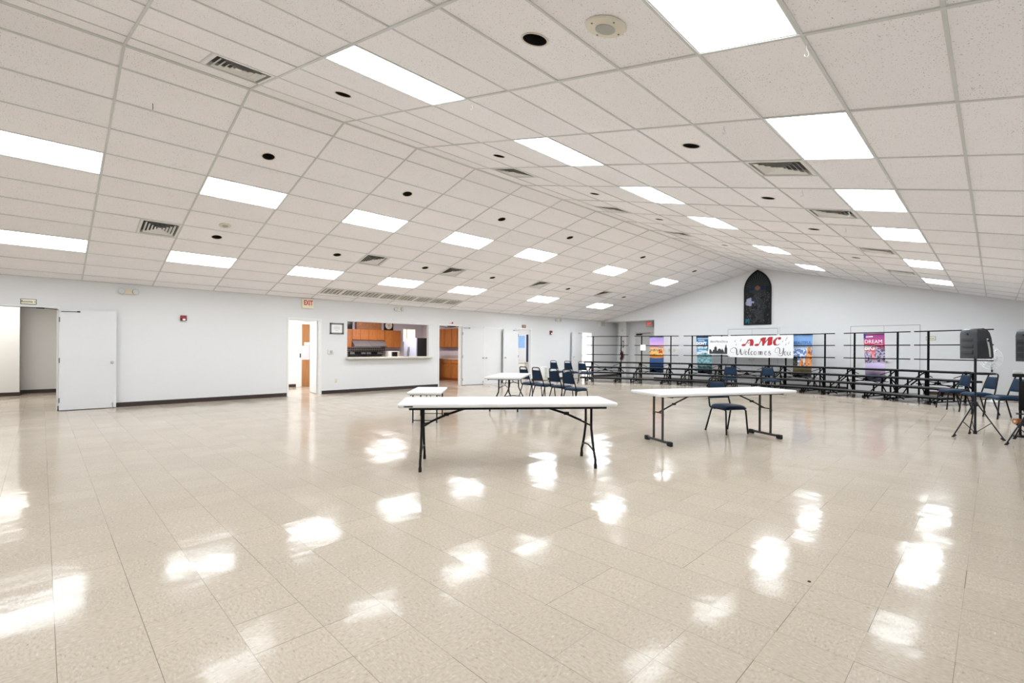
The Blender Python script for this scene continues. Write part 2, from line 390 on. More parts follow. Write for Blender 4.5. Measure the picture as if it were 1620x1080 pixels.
for sg in (-1, 1):
    DE = DW_ if sg < 0 else DW_ + .21
    ts = [0] + [D0[sg] + RW_ * k for k in range(kmax)] + [DE]
    for j in range(len(ts) - 1):
        k = j - 1
        i = math.floor(IMIN)
        while i < IMAX:
            a, c = max(i, IMIN), min(i + 1, IMAX)
            key = (sg, i, k)
            if key in lights: pass
            elif key in ventcell:
                vi = ventcell[key]
                if vi - i > .5: ctile(sg, i, i + .5, ts[j], ts[j + 1])
                else: ctile(sg, i + .5, i + 1, ts[j], ts[j + 1])
            elif sg < 0 and k == 10 and 4 <= i < 8: 
                ctile(sg, a, c, ts[j] + .5 + .02, ts[j + 1])
            elif key in HOLES: ctile(sg, a, c, ts[j], ts[j + 1], .085)
            else: ctile(sg, a, c, ts[j], ts[j + 1])
            i += 1
    # tee bars
    for t in ts[1:-1]:
        o = len(b.f); b.add([cpt(sg, IMIN, t - .010, .007), cpt(sg, IMAX, t - .010, .007), cpt(sg, IMAX, t + .010, .007), cpt(sg, IMIN, t + .010, .007),
               cpt(sg, IMIN, t - .010, -.004), cpt(sg, IMAX, t - .010, -.004), cpt(sg, IMAX, t + .010, -.004), cpt(sg, IMIN, t + .010, -.004)],
              [(0, 1, 2, 3), (0, 1, 5, 4), (2, 3, 7, 6)], M['tbar']); tones.extend([1] * (len(b.f) - o))
    for i in list(range(math.ceil(IMIN), math.floor(IMAX) + 1)) + [IMAX - .008]:
        e = .0115 / P_
        o = len(b.f); b.add([cpt(sg, i - e, 0, .0085), cpt(sg, i + e, 0, .0085), cpt(sg, i + e, DE, .0085), cpt(sg, i - e, DE, .0085),
               cpt(sg, i - e, 0, -.004), cpt(sg, i + e, 0, -.004), cpt(sg, i + e, DE, -.004), cpt(sg, i - e, DE, -.004)],
              [(0, 1, 2, 3), (1, 2, 6, 5), (3, 0, 4, 7)], M['tbar']); tones.extend([1] * (len(b.f) - o))
    for t in (.012, DE - .012):
        o = len(b.f); b.add([cpt(sg, IMIN, t - .012, .009), cpt(sg, IMAX, t - .012, .009), cpt(sg, IMAX, t + .012, .009), cpt(sg, IMIN, t + .012, .009),
               cpt(sg, IMIN, t - .012, -.004), cpt(sg, IMAX, t - .012, -.004), cpt(sg, IMAX, t + .012, -.004), cpt(sg, IMIN, t + .012, -.004)],
              [(0, 1, 2, 3), (0, 1, 5, 4), (2, 3, 7, 6)], M['tbar']); tones.extend([1] * (len(b.f) - o))
    for (s2, i, k) in VENTS:   # short cross tee beside each air vent
        if s2 != sg: continue
        ii = math.floor(i) + .5; t0, t1 = trow(sg, k), trow(sg, k + 1); e = .010 / P_
        o = len(b.f); b.add([cpt(sg, ii - e, t0, .007), cpt(sg, ii + e, t0, .007), cpt(sg, ii + e, t1, .007), cpt(sg, ii - e, t1, .007),
               cpt(sg, ii - e, t0, -.004), cpt(sg, ii + e, t0, -.004), cpt(sg, ii + e, t1, -.004), cpt(sg, ii - e, t1, -.004)],
              [(0, 1, 2, 3), (1, 2, 6, 5), (3, 0, 4, 7)], M['tbar']); tones.extend([1] * (len(b.f) - o))
NORMALS = False
ceil = b.build('ceiling', smooth=0)
NORMALS = True
at = ceil.data.attributes.new('tone', 'FLOAT', 'FACE'); at.data.foreach_set('value', tones)
struct(ceil, 'vaulted suspended ceiling of pitted white tiles in a tee bar grid')

# ceiling lights
b = MB()
hx, hy = P_ / 2 - .012, RW_ / 2 - .012
for s in (-1, 1):
    b.box((-hx, s * hy - .009, -.11), (hx, s * hy + .009, .004)); b.box((s * hx - .009, -hy, -.11), (s * hx + .009, hy, .004))
b.box((-hx, -hy, -.125), (hx, hy, -.11))
frame_me = None
first = None
SIDE = {-1: 'left', 1: 'right'}; ROWN = {3: 'upper', 8: 'lower'}
ORD = ['first', 'second', 'third', 'fourth', 'fifth', 'sixth', 'seventh', 'eighth', 'ninth', 'tenth', 'eleventh', 'twelfth', 'thirteenth']
for sg in (-1, 1):
    for k in (3, 8):
        for j, i in enumerate(LIGHT_I):
            lab = 'lit fluorescent panel, %s row on %s ceiling slope, %s from far wall' % (ROWN[k], SIDE[sg], ORD[j])
            X = cmat(sg, i + .5, trow(sg, k) + RW_ / 2)
            if first is None:
                first = thing('ceiling_light', lab, 'ceiling light', group='fluorescent ceiling panels', mw=X)
                b.build('frame', 'lampframe', first)
                d = MB(); d.box((-hx + .009, -hy + .009, -.012), (hx - .009, hy - .009, -.003)); dm = d.build('diffuser', 'diff', first); DIFF = []
                for mk in ('diff_dim', 'diff_boost'):
                    q = dm.data.copy(); q.materials[0] = M[mk]; DIFF.append(q)
                FIRST_D = dm
            else:
                q = dup_mw(first, X, lab)
                if i >= 10 or i <= 0:
                    dd = [c for c in q.children if c.name.startswith('diffuser')][0]; dd.data = DIFF[1 if i >= 10 else 0]
FIRST_D.data = DIFF[1]

# air vents: four-way louvred squares
def ring(mb, a, c, za, zc, m):
    mb.add([(-a, -a, za), (a, -a, za), (a, a, za), (-a, a, za), (-c, -c, zc), (c, -c, zc), (c, c, zc), (-c, c, zc)],
           [(0, 1, 5, 4), (1, 2, 6, 5), (2, 3, 7, 6), (3, 0, 4, 7)], m)
first = None; cnt = {}
VL = {(-1, 6): 'middle of left ceiling slope', (1, 0): 'beside the ridge', (1, 7): 'low on right ceiling slope'}
for sg, i, k in sorted(VENTS, key=lambda q: -q[1]):
    cnt[(sg, k)] = cnt.get((sg, k), 0) + 1
    lab = 'square louvred air vent, %s, %s from far wall' % (VL[(sg, k)], ORD[cnt[(sg, k)] - 1])
    X = cmat(sg, i, trow(sg, k) + RW_ / 2)
    if first is None:
        first = thing('air_vent', lab, 'air vent', group='square ceiling air vents', mw=X)
        h = .292
        f = MB(); ring(f, h, h - .032, .004, .008, M['white_metal']); ring(f, h - .032, h - .036, .008, -.05, M['white_metal']); ring(f, h, h, .004, -.05, M['white_metal']); f.build('frame', None, first, smooth=0)
        f = MB(); f.box((-h, -h, -.062), (h, h, -.050)); f.build('backing', 'vent_dark', first)
        for a in (.222, .172, .122, .075):
            f = MB(); ring(f, a, a - .028, .010, -.008, M['white_metal']); ring(f, a + .002, a - .026, .008, -.011, M['white_metal']); f.build('louver', None, first, smooth=0)
        f = MB(); f.cbox((0, 0, -.002), (.06, .06, .008)); f.build('centre_plate', 'white_metal', first)
    else: dup_mw(first, X, lab)

# empty recessed lamp holes
first = None; cnt = {}
for sg, i, k in sorted(HOLES, key=lambda q: -q[1]):
    cnt[(sg, k)] = cnt.get((sg, k), 0) + 1
    lab = 'empty round lamp hole, %s row of %s ceiling slope, %s from far wall' % ('upper' if k == 1 else 'lower', SIDE[sg], ORD[cnt[(sg, k)] - 1])
    X = cmat(sg, i + .5, trow(sg, k) + RW_ / 2)
    if first is None:
        first = thing('recessed_can', lab, 'recessed light', group='empty recessed lamp holes', mw=X)
        f = MB(); f.lathe([(.0845, -.002), (.098, .0005), (.098, .003), (.091, .0045), (.0845, .0015), (.0845, -.002)], seg=28); f.build('trim_ring', 'beige2', first)
        f = MB(); f.lathe([(.0845, .0005), (.0845, -.15), (0, -.15), (0, -.16), (.09, -.16), (.09, -.004), (.0845, .0005)], seg=28); f.build('can', 'black_void', first)
    else: dup_mw(first, X, lab)

# two round ceiling speakers / detectors
for sg, i, t, lab, nm in ((1, 1.55, trow(1, 7) + RW_ * .42, 'round cream ceiling speaker with grey centre near the top of the photo', 'ceiling_speaker'),
                      (-1, 1.51, trow(-1, 5) + RW_ * .57, 'small round white smoke detector on left ceiling slope above a lamp hole', 'smoke_detector')):
    o = thing(nm, lab, nm.replace('_', ' '), mw=cmat(sg, i, t))
    k = 1 if sg > 0 else .8
    f = MB(); f.lathe([(0, .0), (.125 * k, .0), (.128 * k, .006), (.122 * k, .014), (.075 * k, .020), (0, .020)], seg=32); f.build('body', 'beige2', o)
    f = MB(); f.lathe([(0, .0205), (.062 * k, .0205), (.062 * k, .024), (.02, .026), (0, .026)], seg=28); f.build('grille', 'grille', o)
    if sg > 0:
        for a in range(4):
            f = MB(); f.lathe([(0, .0), (.006, .0), (.006, .004), (0, .005)], seg=8, c=(.098 * math.cos(a * 1.571 + .4), .098 * math.sin(a * 1.571 + .4), .017)); f.build('screw', 'steel_grey', o)

# long return-air grille near the left wall
first = None
for j in range(8):
    i = 4 + j * .5 + .25
    X = cmat(-1, i, trow(-1, 10) + .26)
    lab = 'section of long return air grille by left wall, %s of eight counted from far wall' % ORD[7 - j]
    if first is None:
        first = thing('return_grille', lab, 'air grille', group='return air grille sections', mw=X)
        hx, hy = P_ / 4, .245
        f = MB()
        for s in (-1, 1): f.box((-hx, s * (hy - .02) - .02, -.02), (hx, s * (hy - .02) + .02, .006)); f.box((s * (hx - .022) - .022, -hy, -.02), (s * (hx - .022) + .022, hy, .006))
        f.build('frame', 'white_metal', first)
        f = MB(); f.box((-hx, -hy, -.05), (hx, hy, -.045)); f.build('backing', 'grille_dark', first)
        f = MB()
        for q in range(1, 5): f.cbox((-hx + q * 2 * hx / 5, 0, -.004), (.022, 2 * hy - .06, .010))
        f.build('bars', 'white_metal', first)
        f = MB()
        for q in range(26): f.cbox((0, -hy + .05 + q * .0158, -.022), (2 * hx - .06, .009, .012), X=None)
        f.build('slats', 'grille_dark', first)
    else: dup_mw(first, X, lab)

# little hooks left hanging from the grid
HK = [(1, 2.07, 3.95, 'below the corner of a lit panel'), (1, 3.07, 7.42, 'left of the second nearest lower right panel'), (1, 4.09, 4.25, 'right of an upper right panel'),
      (1, 5.07, 7.44, 'in front of a square vent'), (1, 7.16, 7.42, 'beyond the second vent low on the right'), (1, 6.05, 7.9, 'at corner of second low right vent'),
      (1, 4.47, 9.0, 'beside second nearest lower right panel'), (1, 2.09, 9.0, 'at the corner of the nearest big panel'), (1, 6.16, 4.41, 'near an upper right panel, third nearest')]
first = None
for sg, i, k, where in HK:
    p = cpt(sg, i, D0[sg] + RW_ * k, .006)
    lab = 'small white hanging hook on ceiling grid, ' + where
    if first is None:
        first = tag(MB().tube([(0, 0, 0), (0, 0, -.03), (.008, 0, -.045), (.012, 0, -.06), (.004, 0, -.075), (-.010, 0, -.070), (-.012, 0, -.06)], .0032, seg=6).build('ceiling_hook', 'white_metal'), lab, 'hook', 'ceiling hooks')
        first.location = p; first.rotation_euler = (0, 0, R(40))
    else: dup(first, p, 40, lab)
o = tag(MB().tube([(0, 0, 0), (0, 0, -.02), (.01, 0, -.03), (.01, 0, -.06), (0, 0, -.075)], .004, seg=6).build('ceiling_hook', 'leaf_brown'), 'rusty brown hook on left ceiling slope near the ridge', 'hook', 'ceiling hooks')
o.location = cpt(-1, .29, D0[-1] + RW_ * .76, .004)

# ------------------------------------------------------------------ walls
FILL_POS = []
WT = .12
OPEN = [(-1.62, .235, 0, 2.135), (4.86, 5.72, 0, 2.13), (6.55, 9.49, 1.07, 2.15), (9.93, 10.88, 0, 2.16), (13.79, 14.62, 0, 2.15), (18.07, 18.93, 0, 2.15)]
b = MB(); y = YB
for a, c, z0, z1 in OPEN:
    if not z0: a, c, z1 = a - .02, c + .02, z1 + .02
    b.box((XW - WT, y, 0), (XW, a, ZE + .03))
    b.box((XW - WT, a, z1), (XW, c, ZE + .03))
    if z0: b.box((XW - WT, a, 0), (XW, c, z0))
    y = c
b.box((XW - WT, y, 0), (XW, 21.25, ZE + .03))
struct(b.build('wall_left', 'wall', smooth=0), 'long white left wall with doors and a kitchen pass-through')
b = MB(); b.prism([(-10.92, 0), (XE, 0), (XE, ZE - .05), (XR_, ZR_ + .02), (XW, ZE + .02), (XW, 2.71), (-10.92, 2.71)], YF, YF + .15, 'Y')
struct(b.build('wall_far', 'wall', smooth=0), 'white gable end wall')
b = MB(); b.box((XE, YB, 0), (XE + .12, YF + .15, ZE + .03)); struct(b.build('wall_right', 'wall', smooth=0))
b = MB(); WB = [(-12.6, -10.4), (-9.8, -7.6), (-5.4, -3.2), (-2.6, -.4)]; x = XW  # window openings in this unseen wall are added to admit fill light
for a, c in WB:
    b.box((x, YB - .12, 0), (a, YB, 2.3)); b.box((a, YB - .12, 0), (c, YB, .6)); x = c
b.box((x, YB - .12, 0), (XE, YB, 2.3)); b.prism([(XW, 2.3), (XE, 2.3), (XE, ZE - .05), (XR_, ZR_ + .02), (XW, ZE + .02)], YB - .12, YB, 'Y'); struct(b.build('wall_back', 'wall', smooth=0))
for k, (a, c) in enumerate(WB):
    f = MB(); t = .05
    f.box((a, YB - .1, .6), (a + t, YB - .02, 2.3)); f.box((c - t, YB - .1, .6), (c, YB - .02, 2.3)); f.box((a, YB - .1, .6), (c, YB - .02, .65)); f.box((a, YB - .1, 2.25), (c, YB - .02, 2.3)); f.box(((a + c) / 2 - .02, YB - .08, .6), ((a + c) / 2 + .02, YB - .04, 2.3))
    struct(f.build('window_%d' % (k + 3), 'trim', smooth=0), 'added white window frame behind the camera for fill light')
    FILL_POS.append(((a + c) / 2, YB - .3, 1.45))
# recess behind the opening in the far wall
b = MB(); b.box((XW, 21.12, 0), (-10.8, 21.25, 2.9)); b.box((-10.92, YF + .15, 0), (-10.8, 21.12, 2.9))
struct(MB().box((-13.36, 20.78, 0), (-12.93, 21.12, 2.72)).build('wall_recess_pillar', 'wall', smooth=0), 'white pillar in the recess by the exit door')
struct(b.build('wall_recess', 'wall', smooth=0))
b = MB(); b.box((XW, YF + .15, 2.72), (-10.92, 21.12, 2.8)); struct(b.build('ceiling_recess', 'wall', smooth=0))

# baseboards
b = MB(); ys = [(.24, 4.81), (5.78, 9.88), (10.95, 11.97), (12.93, 13.74), (14.68, 18.02), (18.98, 21.12), (YB, -1.67)]
for a, c in ys: b.box((XW, a, 0), (XW + .012, c, .10))
struct(b.build('baseboard_left', 'base', smooth=0))
b = MB()
for a, c in ((-10.92, -7.72), (-5.7, -3.6), (-1.58, XE)): b.box((a, YF - .012, 0), (c, YF, .10))
b.box((XE - .012, YB, 0), (XE, YF, .10)); struct(b.build('baseboard_far', 'base', smooth=0))

# ------------------------------------------------------------------ door hardware, frames, leaves (left wall: local x runs along +Y, -y faces the hall)
ndoor = 0; ntrim = 0
def knob_on(parent, x, z, y0=-.022, side=-1):
    f = MB(); f.lathe([(0, 0), (.032, 0), (.032, .008), (.014, .014), (.012, .04), (.026, .048), (.029, .062), (.022, .074), (0, .076)], seg=16, X=T(x, y0, z) @ RX(90 if side < 0 else -90))
    return f.build('door_knob', 'chrome', parent)
def door(loc, rotz, w, hgt, hinge_at_left, label, knob=True, closer=True, both=False, m='door', thick=.044, bolt=False):
    """leaf runs from local x=0 (hinge) to x=w (or to -w), closed plane y=0"""
    global ndoor; ndoor += 1
    s = 1 if hinge_at_left else -1
    o = MB().box((min(0, s * w), -thick / 2, .014), (max(0, s * w), thick / 2, hgt)).build('door_%d' % ndoor, m, smooth=0)
    o.location = loc; o.rotation_euler = (0, 0, R(rotz)); struct(o, label)
    if knob:
        knob_on(o, s * (w - .07), 1.0, -thick / 2)
        if both: knob_on(o, s * (w - .07), 1.0, thick / 2, 1)
    for z in (.22, 1.05, 1.9):
        f = MB(); f.cbox((s * .004, -thick / 2 - .004, z), (.022, .012, .10)); f.build('hinge', 'steel_grey', o)
    if closer:
        f = MB(); f.tube([(s * .03, -thick / 2 - .012, hgt - .045), (s * .30, -thick / 2 - .014, hgt - .04)], .006, seg=6); f.cbox((s * .3, -thick / 2 - .014, hgt - .04), (.05, .016, .025)); f.build('closer_arm', 'black', o)
    if bolt:
        f = MB(); f.cbox((s * (w - .06), -thick / 2 - .01, .10), (.02, .02, .05)); f.tube([(s * (w - .06), -thick / 2 - .012, .10), (s * (w - .06), -thick / 2 - .012, .008)], .006, seg=6); f.build('floor_bolt', 'chrome', o)
    return o
def frame(y0, y1, z1, w=.05, dpt=.16, x=None, mname='trim'):
    global ntrim; ntrim += 1
    x = XW if x is None else x
    b = MB(); a = x - WT - .012; c = x + .012
    b.box((a, y0 - w, 0), (c, y0, z1)); b.box((a, y1, 0), (c, y1 + w, z1)); b.box((a, y0 - w, z1), (c, y1 + w, z1 + w))
    # stop bead
    b.box((x - WT + .03, y0, 0), (x - WT + .075, y0 + .012, z1 - .012)); b.box((x - WT + .03, y1 - .012, 0), (x - WT + .075, y1, z1 - .012)); b.box((x - WT + .03, y0, z1 - .012), (x - WT + .075, y1, z1))
    return struct(b.build('trim_%d' % ntrim, mname, smooth=0), 'painted door frame')
frame(4.86, 5.72, 2.13); frame(9.93, 10.88, 2.16); frame(13.79, 14.62, 2.15, .045); frame(18.07, 18.93, 2.15, .045); frame(-1.62, .235, 2.135, .03)
# opening to the corridor: leaf folded back against the wall, and its twin on the other side
door((XW + .05, .26, 0), 90 - 3, .915, 2.115, True, 'white door folded back on left wall, at the far left of the photo', bolt=True)
door((XW + .05, -1.64, 0), 90 + 3, .90, 2.115, False, 'white door folded back on left wall, outside the photo')
f = MB(); f.tube([(XW + .02, -.3, 2.12), (XW + .03, .02, 2.125), (XW + .035, .25, 2.10)], .007, seg=6); f.cbox((XW + .015, -.02, 2.12), (.03, .12, .02)); struct(f.build('trim_closer', 'black'), 'black door closer arm over corridor opening')
# doorway 2: leaf swung into the vestibule
door((XW - WT + .0, 5.695, 0), 171, .80, 2.115, True, 'white door standing ajar inside the doorway below the exit sign', both=True, closer=False, bolt=True)
# doorway 3 leaf folded on the wall, closed closet door, doorway 4 and 5 leaves
door((XW + .05, 10.92, 0), 90 - 3, 1.01, 2.14, True, 'white door folded back beside the kitchen doorway', bolt=True)
frame(12.05, 12.90, 2.13, .05)
door((XW - .04, 12.89, 0), 90, .83, 2.115, False, 'closed white closet door left of the propped-open one', closer=False)
door((XW + .06, 13.80, 0), 90 + 5, .90, 2.125, False, 'white door folded back left of the bright doorway with posters', bolt=False)
door((XW + .06, 18.06, 0), 90 + 5, .82, 2.13, False, 'white door folded back left of the bright doorway by the risers')
struct(MB().box((XW - WT, 12.04, 0), (XW - WT + .04, 12.92, 2.14)).build('wall_closet', 'wall', smooth=0))
# far wall closed double doors
def far_double(x0, x1, z1):
    global ndoor, ntrim
    ntrim += 1; b = MB(); w = .06
    b.box((x0 - w, YF - .02, 0), (x0, YF, z1)); b.box((x1, YF - .02, 0), (x1 + w, YF, z1)); b.box((x0 - w, YF - .02, z1), (x1 + w, YF, z1 + w))
    struct(b.build('trim_%d' % ntrim, 'wall', smooth=0))
    ntrim += 1; struct(MB().box((x0, YF - .006, 0), (x1, YF - .001, z1)).build('trim_%d' % ntrim, 'gap', smooth=0), 'dark gap around the double doors')
    mid = (x0 + x1) / 2
    for a, c, s in ((x0 + .012, mid - .004, 'left'), (mid + .004, x1 - .012, 'right')):
        ndoor += 1; o = struct(MB().box((a, YF - .018, .01), (c, YF - .004, z1 - .012)).build('door_%d' % ndoor, 'wall', smooth=0), '%s leaf of white double doors in far wall' % s)
        k = knob_on(o, (c - .07 if s == 'left' else a + .07), 1.0, YF - .018)
far_double(-7.63, -5.78, 2.2); far_double(-3.5, -1.66, 2.2)
# grey exit door in the recess
ndoor += 1
o = struct(MB().box((-12.50, 21.06, .01), (-11.55, 21.118, 2.13)).build('door_%d' % ndoor, 'gdoor', smooth=0), 'grey exit door in the recess below a red exit sign')
knob_on(o, -11.63, 1.0, 21.06)
f = MB(); f.cbox((-12.34, 21.02, 2.10), (.30, .07, .07)); f.tube([(-12.3, 20.99, 2.13), (-11.7, 20.93, 2.16)], .010, seg=6); f.build('door_closer', 'black', o)
ntrim += 1; b = MB(); b.box((-12.58, 21.05, 0), (-12.51, 21.119, 2.2)); b.box((-11.54, 21.05, 0), (-11.47, 21.119, 2.2)); b.box((-12.58, 21.05, 2.135), (-11.47, 21.119, 2.2)); struct(b.build('trim_%d' % ntrim, 'gdoor', smooth=0))

# pass-through sill and lining
ntrim += 1; struct(MB().rbox((XW - WT - .06, 6.50, 1.012), (XW + .15, 9.56, 1.072), .006).build('trim_%d' % ntrim, 'sillstone'), 'beige laminate serving sill under the kitchen pass-through')

# stained glass window with pointed arch
def arch_pts(hw, z0, zs, zt, n=14):
    pts = [(-hw, z0)]
    h = zt - zs; rr = (hw * hw + h * h) / (2 * hw)
    for k in range(n + 1):
        a = k / n; z = zs + h * a; x = -(math.sqrt(max(0, rr * rr - (z - zs) ** 2)) - (rr - hw)); pts.append((x, z))
    for k in range(n, -1, -1):
        a = k / n; z = zs + h * a; x = (math.sqrt(max(0, rr * rr - (z - zs) ** 2)) - (rr - hw)); pts.append((x, z))
    pts.append((hw, z0)); return pts
WXc, WZ0, WZs, WZt = -6.51, 2.345, 3.72, 4.49
out = arch_pts(.50, WZ0, WZs, WZt); inn = arch_pts(.445, WZ0 + .055, WZs, WZt - .085)
n = len(out); vs = []; fs = []
for p in out: vs += [(WXc + p[0], YF - .045, p[1]), (WXc + p[0], YF - .001, p[1])]
for p in inn: vs += [(WXc + p[0], YF - .045, p[1]), (WXc + p[0], YF - .020, p[1])]
for k in range(n):
    j = (k + 1) % n
    fs += [(2 * k, 2 * j, 2 * n + 2 * j, 2 * n + 2 * k), (2 * k, 2 * k + 1, 2 * j + 1, 2 * j), (2 * n + 2 * k, 2 * n + 2 * j, 2 * n + 2 * j + 1, 2 * n + 2 * k + 1)]
win = struct(MB().add(vs, fs).build('window_1', 'black', smooth=0), 'dark stained glass window with a pointed arch, high on far wall')
def grid_print(name, w, h, nx, nz, colf, matname, parent=None, posf=None, maskf=None):
    vs = []; cs = []; fs = []
    for j in range(nz + 1):
        for i in range(nx + 1):
            u, v = i / nx, j / nz
            vs.append(posf(u, v)); 
            c = colf(u, v); cs.append([max(0, min(1, q)) for q in c])
    for j in range(nz):
        for i in range(nx):
            if maskf and not maskf((i + .5) / nx, (j + .5) / nz): continue
            a = j * (nx + 1) + i; fs.append((a, a + 1, a + nx + 2, a + nx + 1))
    me = bpy.data.meshes.new(name); me.from_pydata(vs, [], fs); me.materials.append(M[matname])
    ca = me.color_attributes.new('Col', 'FLOAT_COLOR', 'POINT')
    for k, c in enumerate(cs): ca.data[k].color = (*c, 1)
    me.shade_smooth()
    o = bpy.data.objects.new(name, me); COL.objects.link(o)
    if parent: o.parent = parent
    return o
_rn = {}
def vnoise(x, y, seed=0):
    def h(i, j):
        k = (i, j, seed)
        if k not in _rn: _rn[k] = random.Random(i * 7919 + j * 104729 + seed * 31).random()
        return _rn[k]
    i, j = math.floor(x), math.floor(y); fx, fy = x - i, y - j
    fx = fx * fx * (3 - 2 * fx); fy = fy * fy * (3 - 2 * fy)
    return (h(i, j) * (1 - fx) + h(i + 1, j) * fx) * (1 - fy) + (h(i, j + 1) * (1 - fx) + h(i + 1, j + 1) * fx) * fy
def fbm(x, y, s=0): return .55 * vnoise(x, y, s) + .3 * vnoise(2.1 * x, 2.1 * y, s + 1) + .15 * vnoise(4.3 * x, 4.3 * y, s + 2)
def glass_col(u, v):
    x = (u - .5) * .9; z = WZ0 + .05 + v * (WZt - .09 - WZ0 - .05)
    cx, cz = .0, 3.78
    dx, dz = x - cx, z - cz
    col = [.012, .014, .016]
    if dz > .05:
        a = math.degrees(math.atan2(dz, dx)); 
        if (a / 11.0) % 1 < .32: col = [.045, .055, .05]
    elif abs(dz) < .09 and .12 < abs(dx) < .27: col = [.012, .018, .05]
    elif abs(dz) < .17:
        col = [.026, .033, .036] if abs(dx) < .3 else [.012, .016, .016]
    else:
        q = fbm(u * 9 + 3, v * 16, 5)
        mid = math.exp(-((x - .02) / .2) ** 2)
        col = [.010 + .022 * mid, .011 + .023 * mid, .013 + .026 * mid]
        if abs(q - .60) < .012 or abs(q - .47) < .006: col = [.10, .10, .095]
        if q < .42: col = [.008, .009, .009]
        if ((x + .28) / .12) ** 2 + ((z - 3.24) / .14) ** 2 < 1 + 4.5 * (fbm(u * 14, v * 24, 9) - .5): col = [.34, .36, .5]  # bluish white reflection painted into the pane colour
        if x < -.3 and z < 2.6 and q > .45: col = [.02, .12, .15]
    if math.hypot(dx, dz) < .092: col = [.15, .075, .06]
    return col
inner = lambda x, z: True
def glass_mask(u, v):
    x = abs((u - .5) * .9); z = WZ0 + .05 + v * (WZt - .09 - WZ0 - .05)
    if z <= WZs: return True
    h = WZt - WZs; rr = (.5 * .5 + h * h) / 1.0
    return x < math.sqrt(max(0, rr * rr - (z - WZs) ** 2)) - (rr - .5) - .01
grid_print('pane', 0, 0, 54, 126, glass_col, 'glasscol', win, lambda u, v: (WXc + (u - .5) * .9, YF - .024, WZ0 + .05 + v * (WZt - .09 - WZ0 - .05)), glass_mask)

# ------------------------------------------------------------------ things on the walls
def wall_thing(name, label, cat, y, z, group=None):      # on the left wall
    return thing(name, label, cat, (XW - .0015, y, z), 90, group)
# emergency lights
def emergency(o, w=.35, hgt=.12, body='beige'):
    f = MB(); f.rbox((-w / 2 + .05, -.065, -hgt / 2), (w / 2 - .05, -.001, hgt / 2), .012); f.build('housing', body, o)
    for s in (-1, 1):
        X = T(s * (w / 2 - .06), -.05, 0) @ RX(90) @ RY(s * 14)
        f = MB(); f.lathe([(.03, -.045), (.058, -.02), (.062, .03), (.056, .036)], 'x' and M['clear'], seg=20, X=X); f.lathe([(0, .024), (.05, .024), (.056, .032), (0, .036)], M['lens'], seg=20, X=X); f.build('lamp_head', None, o)
emergency(wall_thing('emergency_light', 'tan emergency light with two round heads above the left folded door', 'emergency light', 1.385, 2.58))
emergency(wall_thing('emergency_light', 'ivory emergency light with two heads above the kitchen pass-through', 'emergency light', 8.28, 2.615), .34, .13, 'beige2')
emergency(wall_thing('emergency_light', 'ivory emergency light between the two bright doorways', 'emergency light', 16.36, 2.635), .40, .13, 'beige2')
# corridor room sign
o = wall_thing('room_sign', 'cream room sign with dark border above the corridor opening', 'sign', -.19, 2.24)
MB().rbox((-.115, -.014, -.055), (.115, -.001, .055), .006).build('border', 'ink', o); MB().rbox((-.106, -.018, -.047), (.106, -.012, .047), .004).build('plate', 'cream', o)
text_mb('Rooms 1', .058, 0, 0, -.0192, bold=.001).build('lettering', None, o, smooth=0)
# fire pull station
o = wall_thing('fire_alarm', 'red fire alarm box on left wall beside the leftmost door', 'fire alarm', 2.42, 2.035)
MB().rbox((-.062, -.05, -.065), (.062, -.001, .065), .01).build('housing', 'red', o); MB().box((-.022, -.056, -.055), (.035, -.049, -.012)).build('pull_handle', 'paper', o); MB().box((-.05, -.053, .015), (.05, -.049, .035)).build('strip', 'sign_red', o)
o = wall_thing('fire_strobe', 'red fire alarm strobe left of the far bright doorway', 'fire alarm', 15.9, 2.07)
MB().rbox((-.075, -.05, -.085), (.075, -.001, .085), .01).build('housing', 'red', o); MB().box((-.03, -.062, -.07), (.05, -.049, -.01)).build('strobe_lens', 'paper', o)
# exit sign
o = wall_thing('exit_sign', 'ivory exit sign with red letters above the door standing ajar', 'exit sign', 5.355, 2.59)
MB().rbox((-.165, -.055, -.135), (.165, -.001, .135), .008).build('housing', 'cream', o)
text_mb('EXIT', .185, .01, .018, -.057, 'sign_red', sx=.66, bold=.006).build('lettering', None, o, smooth=0)
# certificate
o = wall_thing('certificate', 'framed certificate hanging between the door and the pass-through', 'framed certificate', 6.22, 1.915)
f = MB()
for lo, hi in (((-.21, -.02, -.165), (-.165, -.001, .165)), ((.165, -.02, -.165), (.21, -.001, .165)), ((-.21, -.02, .12), (.21, -.001, .165)), ((-.21, -.02, -.165), (.21, -.001, -.12))): f.box(lo, hi)
f.build('frame', 'pewter', o, smooth=0); MB().box((-.17, -.008, -.125), (.17, -.001, .125)).build('sheet', 'paper', o)
f = MB()
for z, w in ((.06, .16), (.03, .22), (.01, .18), (-.015, .2), (-.06, .1)): f.box((-w / 2, -.0095, z), (w / 2, -.0085, z + .006))
f.build('print_lines', 'inkgrey', o, smooth=0)
